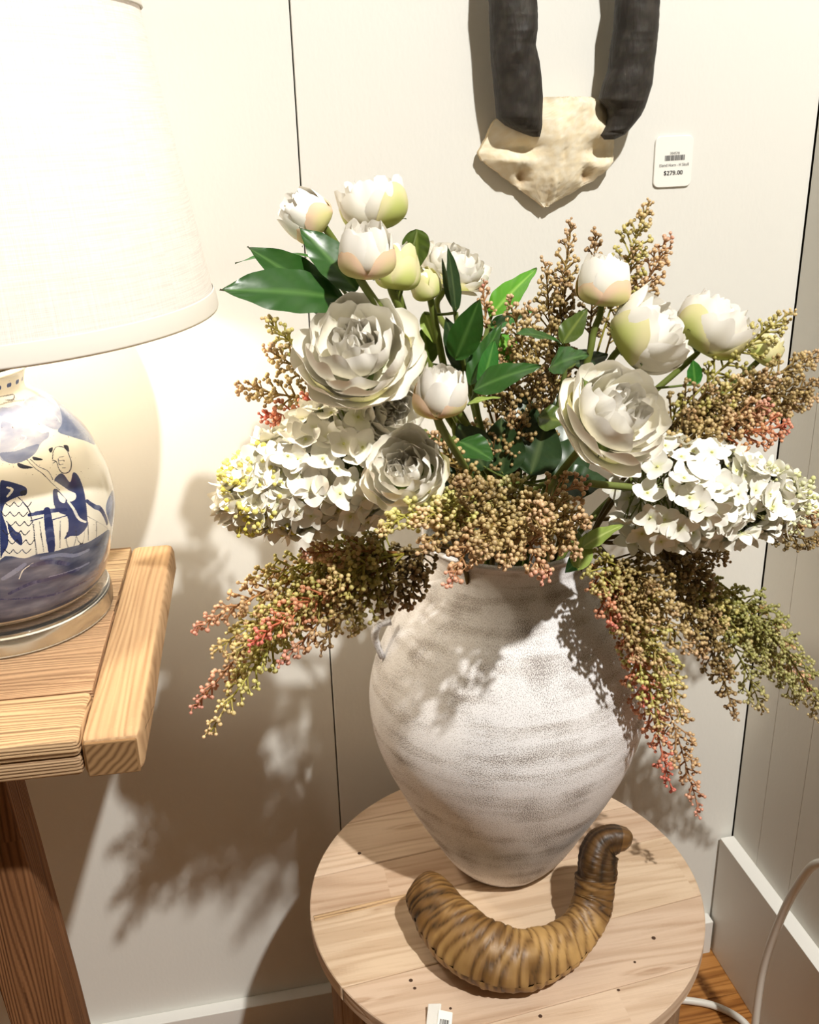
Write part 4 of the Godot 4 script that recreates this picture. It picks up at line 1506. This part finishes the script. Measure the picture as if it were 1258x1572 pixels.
# tips: [px, py, z, colours, width of the panicle in px, share of the branch that bears berries, arch]
func spray(label: String, start: Array, tips: Array, seed_: int) -> void:
	var rng := RandomNumberGenerator.new()
	rng.seed = seed_
	var s0 := at(start[0], start[1], start[2])
	var t := thing("berry_spray", label, "berry spray", s0, "berry sprays in the vase")
	var root := Vector3(clampf(s0.x, VAX - 0.07, VAX + 0.07), MOUTH - 0.01, clampf(s0.z, VAZ - 0.06, VAZ + 0.07))
	var g := Geo.new()
	g.col = lin(92, 76, 38)
	var cv := curve3([s0, s0.lerp(root, 0.6) + Vector3(0, 0.02, 0), root, Vector3(lerpf(VAX, root.x, 0.5), TABLE + 0.26, lerpf(VAZ, root.z, 0.5))], 7)
	g.tube(cv, rads(cv.size(), 0.0026, 0.003), 7)
	put(t, "stem", g.mesh(), M.stem)
	for q in tips:
		var tip := at(q[0], q[1], q[2])
		var run: Array = RUNS[q[3]]
		var cs := []
		for e in run:
			cs.append(lin(e[0], e[1], e[2]))
		var wide := metres(tip, q[4]) * 0.5
		var arch: float = q[6]
		var along := (tip - s0)
		var L := along.length()
		var mid := s0.lerp(tip, 0.45) + Vector3(0, arch * L, 0) + Vector3(rng.randf_range(-0.05, 0.05), 0, rng.randf_range(-0.05, 0.05)) * L
		var pts := bend(s0, mid, tip, 24)
		var br := Geo.new()
		var be := Geo.new()
		br.col = cs[0]
		br.tube(pts, rads(25, 0.0018, 0.0007), 5)
		var from: float = 1.0 - q[5]
		var n := int(L * q[5] / 0.0054) + 5
		var tone := rng.randf_range(-0.12, 0.12)
		for k in n:
			var e := (k + rng.randf() * 0.6) / n
			var u := clampf(from + (1.0 - from) * e, 0.0, 0.999)
			var ki := mini(int(u * 24), 23)
			var p := pts[ki].lerp(pts[ki + 1], u * 24 - ki)
			var d := (pts[ki + 1] - pts[ki]).normalized()
			var x := d.cross(Vector3(0.31, 0.55, 0.77)).normalized()
			var y := x.cross(d)
			var a := k * 2.39996 + rng.randf_range(-0.4, 0.4)
			var out := x * cos(a) + y * sin(a)
			var taper := (0.35 + 0.65 * sqrt(sin(PI * clampf(0.16 + e * 0.5, 0, 1)))) if e < 0.5 else lerpf(1.0, 0.12, (e - 0.5) / 0.5)
			var len := wide * taper * rng.randf_range(0.75, 1.15) + 0.004
			var lean := lerpf(0.55, 1.3, e)
			var dir := (out + d * lean).normalized()
			var end := p + dir * len * 1.25
			var c := (cs[1] as Color).lerp(cs[2], clampf(e * 2.0 + tone, 0, 1)).lerp(cs[3], smoothstep(0.62, 1.0, e + tone))
			br.col = (cs[0] as Color).lerp(c, 0.25 + 0.3 * e)
			br.tube(PackedVector3Array([p, p.lerp(end, 0.55) + Vector3(0, 0.0006, 0), end]), PackedFloat32Array([0.0013, 0.0011, 0.0009]), 4)
			var m := clampi(int(len / 0.0042) + 1, 1, 6)
			for b in m:
				var w := 1.0 - 0.62 * float(b) / maxf(m, 1)
				var bp := p.lerp(end, w)
				var r := rng.randf_range(0.0020, 0.0029) * (0.8 if e > 0.9 else 1.0)
				if b > 0:
					var ba := b * 2.6 + a
					var bo := (x * cos(ba) + y * sin(ba) + dir * 0.9).normalized() * rng.randf_range(0.005, 0.0085)
					br.tube(PackedVector3Array([bp, bp + bo]), PackedFloat32Array([0.0008, 0.0008]), 3)
					bp += bo
				be.col = (c * rng.randf_range(0.85, 1.3)).lerp(lin(236, 214, 180), rng.randf_range(0.0, 0.16))
				be.col.a = 1.0
				be.ball(bp, r, ball_v, ball_i)
		be.col = cs[3]
		be.ball(tip, 0.0021, ball_v, ball_i)
		var pb := put(t, "branch", br.mesh(), M.stem)
		var bm := put(pb, "berries", be.mesh(), M.berry)
		bm.set_meta("kind", "stuff")


func build_flowers() -> void:
	var pc := "faux peonies in the vase"
	peony("small half-open peony at the top left with a blush pink outer petal", 470, 331, -0.990, 37, Vector3(-0.75, 0.55, 0.35), "bud", 1, pc)
	peony("topmost white peony with a lime green outer petal at its right", 574, 318, -1.03, 48, Vector3(-0.25, 0.95, 0.25), "half", 2, pc)
	peony("upright blush-based peony bud in front of the topmost white peony", 561, 386, -0.88, 43, Vector3(0.02, 0.86, 0.5), "bud", 3, pc)
	peony("half-hidden greenish peony bud behind the upright blush-based bud", 612, 412, -0.980, 36, Vector3(0.1, 0.95, 0.2), "green", 4, pc)
	peony("ruffled white peony behind the dark pointed leaves, close to the wall", 697, 408, -1.10, 54, Vector3(0.35, 0.75, 0.45), "bloom", 5, pc, [[672, 480, -1.09], [715, 570, -1.05]])
	peony("pale green peony bud tucked under the ruffled peony near the wall", 652, 436, -1.020, 25, Vector3(-0.3, 0.7, 0.5), "green", 6, pc)
	peony("largest fully open white peony facing out on the left", 547, 534, -0.87, 88, Vector3(-0.08, 0.45, 0.88), "bloom", 7, pc)
	peony("white peony squeezed below the largest bloom and left of the small centre bud", 600, 628, -0.9, 56, Vector3(0.35, -0.15, 0.9), "bloom", 8, pc)
	peony("small closed peony bud with blush base at the middle of the bouquet", 677, 602, -0.8, 40, Vector3(0.02, 0.88, 0.5), "bud", 9, pc)
	peony("shaded white peony low on the left above the hanging berries", 622, 722, -0.83, 62, Vector3(-0.2, 0.3, 0.9), "bloom", 10, pc)
	peony("peony bud standing alone on a straight stem at the upper right", 928, 432, -1.02, 40, Vector3(0.06, 0.92, 0.36), "bud", 11, pc, [[912, 510, -1.02], [895, 580, -1.02]])
	peony("white peony with a lime green side petal behind the big right bloom", 993, 515, -1.0, 60, Vector3(0.7, 0.5, 0.45), "half", 12, pc)
	peony("white peony with green outer petals on the far right above the berries", 1092, 503, -1.06, 52, Vector3(0.45, 0.75, 0.3), "half", 13, pc)
	peony("pale green peony bud half hidden in berries nearest the corner", 1178, 535, -1.10, 26, Vector3(0.5, 0.7, 0.3), "green", 14, pc)
	peony("big open white peony at the right of the bouquet with a drooping lower petal", 950, 634, -0.82, 84, Vector3(0.42, 0.42, 0.8), "bloom", 15, pc)

	hydrangea("creamy white hydrangea head at the lower left with yellow buds and painted lamplight at its tip", at(580, 690, -0.93), at(348, 776, -0.92), 0.071, 0.036, 250, 0.0165, true, 31)
	hydrangea("bright white hydrangea head at the lower right of the bouquet", at(968, 748, -0.92), at(1226, 772, -0.95), 0.062, 0.038, 230, 0.0165, false, 32)

	leaves("leaf_sprig", "group of large dark green leaves pointing left below the top buds", [
		[522, 458, -0.910, 337, 446, -0.880, 72, "deep", Vector3(0.0, 0.35, 0.93), 0.04, 0.12],
		[528, 482, -0.930, 379, 379, -0.910, 66, "deep", Vector3(0.2, 0.3, 0.93), 0.03, 0.14],
		[500, 400, -0.960, 361, 405, -0.970, 30, "mid", Vector3(0.0, 0.9, 0.4), 0.08, 0.1],
		[548, 446, -0.910, 459, 349, -0.930, 58, "deep", Vector3(0.45, 0.2, 0.85), 0.03, 0.14],
		[640, 352, -1.03, 642, 414, -1.02, 40, "olive", Vector3(-0.3, 0.2, 0.9), 0.06, 0.15],
	], [[540, 462, -0.93], [590, 500, -0.97], [690, 600, -1.03]])
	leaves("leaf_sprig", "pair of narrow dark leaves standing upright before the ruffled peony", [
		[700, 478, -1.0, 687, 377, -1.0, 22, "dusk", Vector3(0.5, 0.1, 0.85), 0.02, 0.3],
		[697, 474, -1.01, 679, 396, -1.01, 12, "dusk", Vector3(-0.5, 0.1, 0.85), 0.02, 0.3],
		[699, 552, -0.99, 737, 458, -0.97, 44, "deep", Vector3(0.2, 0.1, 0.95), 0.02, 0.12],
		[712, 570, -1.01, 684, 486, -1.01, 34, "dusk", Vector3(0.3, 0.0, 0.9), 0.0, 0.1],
		[652, 478, -1.04, 668, 528, -1.03, 26, "pale", Vector3(0.3, 0.2, 0.9), 0.02, 0.1],
		[655, 560, -1.04, 650, 500, -1.04, 40, "olive", Vector3(0.3, 0.3, 0.9), 0.02, 0.1],
	], [[700, 480, -1.01], [712, 560, -1.01], [735, 640, -1.02]])
	leaves("leaf_sprig", "bright and mid green leaves in the centre gap of the bouquet", [
		[752, 487, -1.07, 825, 412, -1.08, 42, "bright", Vector3(-0.3, 0.5, 0.8), 0.03, 0.14],
		[748, 508, -1.07, 822, 476, -1.08, 28, "mid", Vector3(-0.1, 0.7, 0.6), 0.04, 0.14],
		[768, 512, -1.07, 792, 566, -1.06, 34, "bright", Vector3(0.3, 0.3, 0.9), 0.02, 0.1],
		[722, 592, -0.98, 771, 496, -1.0, 34, "deep", Vector3(-0.4, 0.1, 0.9), 0.03, 0.16],
		[727, 600, -0.95, 832, 562, -0.92, 46, "deep", Vector3(-0.1, 0.55, 0.8), 0.05, 0.1],
		[740, 596, -0.97, 760, 520, -0.98, 32, "mid", Vector3(0.5, 0.1, 0.8), 0.0, 0.1],
		[716, 622, -0.94, 770, 611, -0.92, 15, "pale", Vector3(0.0, 0.8, 0.6), 0.06, 0.2],
	], [[750, 500, -1.07], [735, 570, -1.0], [735, 640, -0.99]])
	leaves("leaf_sprig", "glossy dark leaves left of the bud on the straight stem", [
		[862, 530, -0.98, 790, 514, -0.96, 36, "deep", Vector3(0.1, 0.8, 0.55), 0.08, 0.15],
		[843, 566, -0.94, 905, 545, -0.92, 62, "deep", Vector3(-0.15, 0.75, 0.6), 0.06, 0.1],
		[864, 528, -1.0, 902, 474, -1.01, 34, "olive", Vector3(-0.4, 0.3, 0.85), 0.02, 0.14],
		[880, 560, -1.03, 934, 545, -1.03, 40, "dusk", Vector3(0.0, 0.6, 0.8), 0.0, 0.1],
		[826, 640, -0.99, 874, 648, -0.97, 42, "olive", Vector3(0.0, 0.5, 0.85), 0.0, 0.1],
		[1068, 592, -1.03, 1064, 552, -1.03, 26, "mid", Vector3(0.2, 0.2, 0.9), 0.0, 0.1],
	], [[868, 540, -1.0], [858, 620, -1.0]])
	leaves("leaf_sprig", "added dark green leaves filling the shaded gap above the vase mouth", [  # dark-toned leaves added so the gap reads as deep shade
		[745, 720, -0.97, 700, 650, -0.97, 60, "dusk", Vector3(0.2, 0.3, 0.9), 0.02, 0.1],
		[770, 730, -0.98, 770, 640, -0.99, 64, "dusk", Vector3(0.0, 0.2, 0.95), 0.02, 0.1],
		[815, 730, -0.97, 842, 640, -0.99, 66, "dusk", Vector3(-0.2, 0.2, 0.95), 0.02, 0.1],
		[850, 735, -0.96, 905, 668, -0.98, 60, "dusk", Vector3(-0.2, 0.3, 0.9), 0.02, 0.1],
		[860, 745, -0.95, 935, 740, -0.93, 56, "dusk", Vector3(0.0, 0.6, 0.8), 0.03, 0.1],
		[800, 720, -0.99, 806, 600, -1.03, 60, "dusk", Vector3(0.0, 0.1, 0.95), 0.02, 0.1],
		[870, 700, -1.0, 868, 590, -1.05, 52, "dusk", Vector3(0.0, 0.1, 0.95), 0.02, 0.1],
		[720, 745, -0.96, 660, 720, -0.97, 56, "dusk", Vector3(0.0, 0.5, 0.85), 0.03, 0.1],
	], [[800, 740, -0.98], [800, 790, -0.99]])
	leaves("leaf_sprig", "two small dark green leaves above the centre front berries", [
		[690, 676, -0.93, 616, 690, -0.91, 26, "deep", Vector3(-0.1, 0.8, 0.5), 0.07, 0.1],
		[704, 678, -0.93, 758, 708, -0.9, 48, "deep", Vector3(0.1, 0.6, 0.75), 0.05, 0.12],
		[735, 690, -0.98, 705, 650, -0.98, 30, "dusk", Vector3(0.1, 0.3, 0.9), 0.02, 0.12],
	], [[697, 672, -0.94], [725, 720, -0.98]])
	leaves("leaf_sprig", "pale green notched leaves at the vase rim on the right", [
		[893, 842, -0.91, 958, 806, -0.9, 30, "pale", Vector3(0.0, 0.75, 0.6), 0.05, 0.12],
		[888, 876, -0.9, 902, 818, -0.92, 30, "pale", Vector3(-0.3, 0.2, 0.9), 0.03, 0.1],
		[905, 845, -0.92, 868, 880, -0.9, 26, "mid", Vector3(0.0, 0.5, 0.85), 0.03, 0.1],
	], [[895, 835, -0.93], [870, 810, -0.97]])

	# berry sprays, each with its own branches
	spray("long olive berry spray drooping furthest down on the left side", [610, 850, -0.96], [
		[322, 1126, -0.915, "lime", 62, 0.8, 0.22], [300, 1086, -0.945, "pink", 50, 0.6, 0.2], [300, 966, -0.935, "pink", 56, 0.7, 0.12], [355, 1010, -0.895, "green", 60, 0.8, 0.16], [378, 890, -0.935, "lime", 46, 0.7, 0.08], [440, 965, -0.895, "green", 66, 0.8, 0.12], [420, 920, -0.935, "lime", 60, 0.8, 0.1], [350, 1060, -0.93, "lime", 56, 0.7, 0.2], [480, 930, -0.92, "lime", 70, 0.85, 0.1], [330, 1000, -0.95, "green", 56, 0.7, 0.14], [520, 870, -0.93, "green", 70, 0.85, 0.06], [480, 850, -0.93, "lime", 60, 0.85, 0.08], [545, 850, -0.93, "green", 60, 0.9, 0.06]], 101)
	spray("reddish berry spray under the long olive spray on the left", [620, 850, -0.94], [
		[388, 988, -0.885, "red", 50, 0.6, 0.12], [434, 1018, -0.885, "pink", 40, 0.55, 0.12], [494, 992, -0.875, "tan", 44, 0.65, 0.14], [505, 900, -0.875, "green", 66, 0.8, 0.1], [470, 850, -0.905, "pink", 50, 0.75, 0.06], [540, 968, -0.885, "green", 50, 0.7, 0.12]], 102)
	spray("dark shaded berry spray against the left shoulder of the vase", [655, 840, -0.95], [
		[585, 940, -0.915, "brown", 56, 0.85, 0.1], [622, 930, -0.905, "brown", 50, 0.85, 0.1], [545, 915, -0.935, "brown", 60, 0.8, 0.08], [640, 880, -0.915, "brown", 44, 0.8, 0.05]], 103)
	spray("thin berry spray poking out left beneath the largest peony", [560, 640, -1.02], [
		[368, 594, -1.03, "tan", 40, 0.5, 0.04], [412, 538, -1.03, "tan", 40, 0.5, 0.05], [408, 640, -1.02, "red", 50, 0.6, 0.0], [412, 492, -1.05, "green", 26, 0.4, 0.05], [470, 612, -1.0, "red", 56, 0.7, 0.0], [545, 660, -0.98, "brown", 60, 0.8, 0.0]], 104)
	spray("salmon berry spray spreading over the front rim of the vase", [765, 800, -0.91], [
		[586, 814, -0.755, "lime", 56, 0.75, 0.16], [640, 800, -0.765, "lime", 54, 0.8, 0.14], [690, 892, -0.745, "pink", 46, 0.7, 0.2], [668, 668, -0.9, "tan", 44, 0.6, 0.0], [708, 740, -0.765, "brown", 50, 0.7, 0.05], [650, 840, -0.765, "tan", 54, 0.75, 0.14], [740, 850, -0.745, "tan", 66, 0.85, 0.14]], 105)
	spray("pink-tipped berry spray in the middle front below the dark gap", [790, 800, -0.92], [
		[892, 742, -0.9, "pink", 60, 0.75, 0.1], [900, 800, -0.800, "tan", 56, 0.8, 0.1], [835, 886, -0.780, "pink", 56, 0.75, 0.16], [775, 868, -0.770, "tan", 64, 0.85, 0.14], [885, 850, -0.790, "tan", 54, 0.8, 0.14], [790, 738, -0.9, "fresh", 44, 0.7, 0.02], [740, 745, -0.9, "tan", 50, 0.75, 0.04], [830, 790, -0.790, "tan", 70, 0.85, 0.1]], 106)
	spray("red-ended berry spray hanging down the right side of the vase", [930, 850, -0.95], [
		[992, 1075, -0.9, "red", 50, 0.75, 0.12], [1032, 1214, -0.91, "red", 52, 0.72, 0.18], [1074, 1246, -0.93, "pink", 54, 0.5, 0.2], [1048, 1105, -0.89, "lime", 66, 0.8, 0.14], [1000, 960, -0.88, "tan", 66, 0.85, 0.1], [925, 905, -0.89, "green", 50, 0.8, 0.1], [962, 945, -0.88, "tan", 60, 0.85, 0.1], [1020, 1030, -0.88, "green", 64, 0.8, 0.12], [1060, 1000, -0.9, "tan", 70, 0.85, 0.12], [980, 1010, -0.87, "tan", 60, 0.85, 0.12], [1015, 1120, -0.89, "lime", 60, 0.7, 0.14], [1000, 900, -0.89, "brown", 70, 0.85, 0.06], [1030, 940, -0.88, "tan", 70, 0.85, 0.08], [940, 960, -0.88, "red", 50, 0.8, 0.12]], 107)
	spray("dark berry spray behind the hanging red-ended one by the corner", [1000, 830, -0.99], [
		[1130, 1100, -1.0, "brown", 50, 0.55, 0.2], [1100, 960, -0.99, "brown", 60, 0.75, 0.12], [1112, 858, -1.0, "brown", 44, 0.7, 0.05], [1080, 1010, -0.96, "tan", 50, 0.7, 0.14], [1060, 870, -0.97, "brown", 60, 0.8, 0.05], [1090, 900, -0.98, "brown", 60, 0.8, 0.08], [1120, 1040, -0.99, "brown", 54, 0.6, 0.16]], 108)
	spray("green berry spray reaching out of the picture at the lower right", [1010, 850, -1.0], [
		[1272, 1120, -1.06, "fresh", 66, 0.62, 0.2], [1172, 1092, -1.02, "fresh", 60, 0.5, 0.2], [1210, 1040, -1.04, "green", 50, 0.5, 0.2], [1245, 1060, -1.07, "pink", 44, 0.4, 0.2], [1150, 990, -1.02, "green", 56, 0.6, 0.14], [1190, 1030, -1.03, "fresh", 66, 0.6, 0.16], [1225, 1080, -1.04, "fresh", 60, 0.6, 0.18], [1110, 960, -1.0, "green", 60, 0.7, 0.12]], 109)
	spray("tall brown berry spray rising left of the lone bud", [850, 690, -1.06], [
		[878, 344, -1.08, "tan", 46, 0.62, 0.0], [838, 404, -1.08, "tan", 52, 0.66, 0.0], [868, 420, -1.06, "brown", 50, 0.7, 0.0], [810, 470, -1.06, "tan", 50, 0.7, 0.0], [782, 460, -1.03, "tan", 36, 0.55, 0.0], [850, 560, -1.03, "brown", 66, 0.9, 0.0]], 110)
	spray("loose green berry spray rising above the lone bud", [890, 640, -1.07], [
		[996, 314, -1.1, "green", 58, 0.5, 0.05], [915, 360, -1.09, "brown", 40, 0.55, 0.0]], 111)
	spray("pinkish berry spray standing to the right of the lone bud", [905, 640, -1.08], [
		[1026, 366, -1.1, "pink", 44, 0.5, 0.05], [978, 382, -1.09, "tan", 46, 0.55, 0.03], [1000, 430, -1.09, "tan", 40, 0.5, 0.03], [890, 560, -1.06, "brown", 40, 0.7, 0.0]], 112)
	spray("berry spray fanning out to the right edge above the white hydrangea", [1000, 680, -1.0], [
		[1214, 480, -1.05, "green", 50, 0.6, 0.06], [1256, 588, -1.04, "brown", 52, 0.6, 0.06], [1262, 545, -1.07, "tan", 46, 0.45, 0.06], [1250, 610, -1.05, "tan", 46, 0.5, 0.04], [1140, 590, -1.0, "green", 64, 0.8, 0.06], [1120, 640, -0.98, "tan", 66, 0.85, 0.05], [1190, 580, -1.02, "brown", 66, 0.75, 0.05], [1160, 640, -1.0, "brown", 70, 0.8, 0.04], [1220, 625, -1.04, "tan", 56, 0.7, 0.04], [1090, 600, -1.0, "brown", 66, 0.85, 0.04]], 113)
	spray("pink-berried spray resting on top of the white hydrangea", [1005, 700, -0.97], [
		[1206, 655, -1.0, "red", 60, 0.55, 0.04], [1180, 620, -0.99, "pink", 56, 0.7, 0.04], [1035, 690, -0.92, "tan", 60, 0.9, 0.02], [1100, 665, -0.95, "tan", 60, 0.8, 0.03], [1060, 640, -0.97, "brown", 56, 0.85, 0.02]], 114)
	spray("slim berry spray between the dark leaves and the bright green leaf", [770, 690, -1.05], [
		[742, 438, -1.08, "pink", 34, 0.6, 0.0], [752, 520, -1.06, "tan", 40, 0.7, 0.0], [722, 520, -1.03, "tan", 40, 0.6, 0.0], [800, 520, -1.05, "tan", 50, 0.7, 0.0]], 115)
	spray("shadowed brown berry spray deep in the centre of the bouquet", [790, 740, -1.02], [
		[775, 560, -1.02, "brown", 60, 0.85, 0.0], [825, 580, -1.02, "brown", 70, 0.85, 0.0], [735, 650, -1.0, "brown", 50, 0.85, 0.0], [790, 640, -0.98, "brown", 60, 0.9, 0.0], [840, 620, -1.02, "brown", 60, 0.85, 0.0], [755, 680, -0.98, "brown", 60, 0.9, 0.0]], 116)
	spray("small brown berry spray showing beyond the tip of the white hydrangea", [1050, 800, -1.06], [
		[1268, 790, -1.09, "pink", 44, 0.4, 0.02], [1256, 830, -1.09, "brown", 40, 0.35, 0.02]], 117)
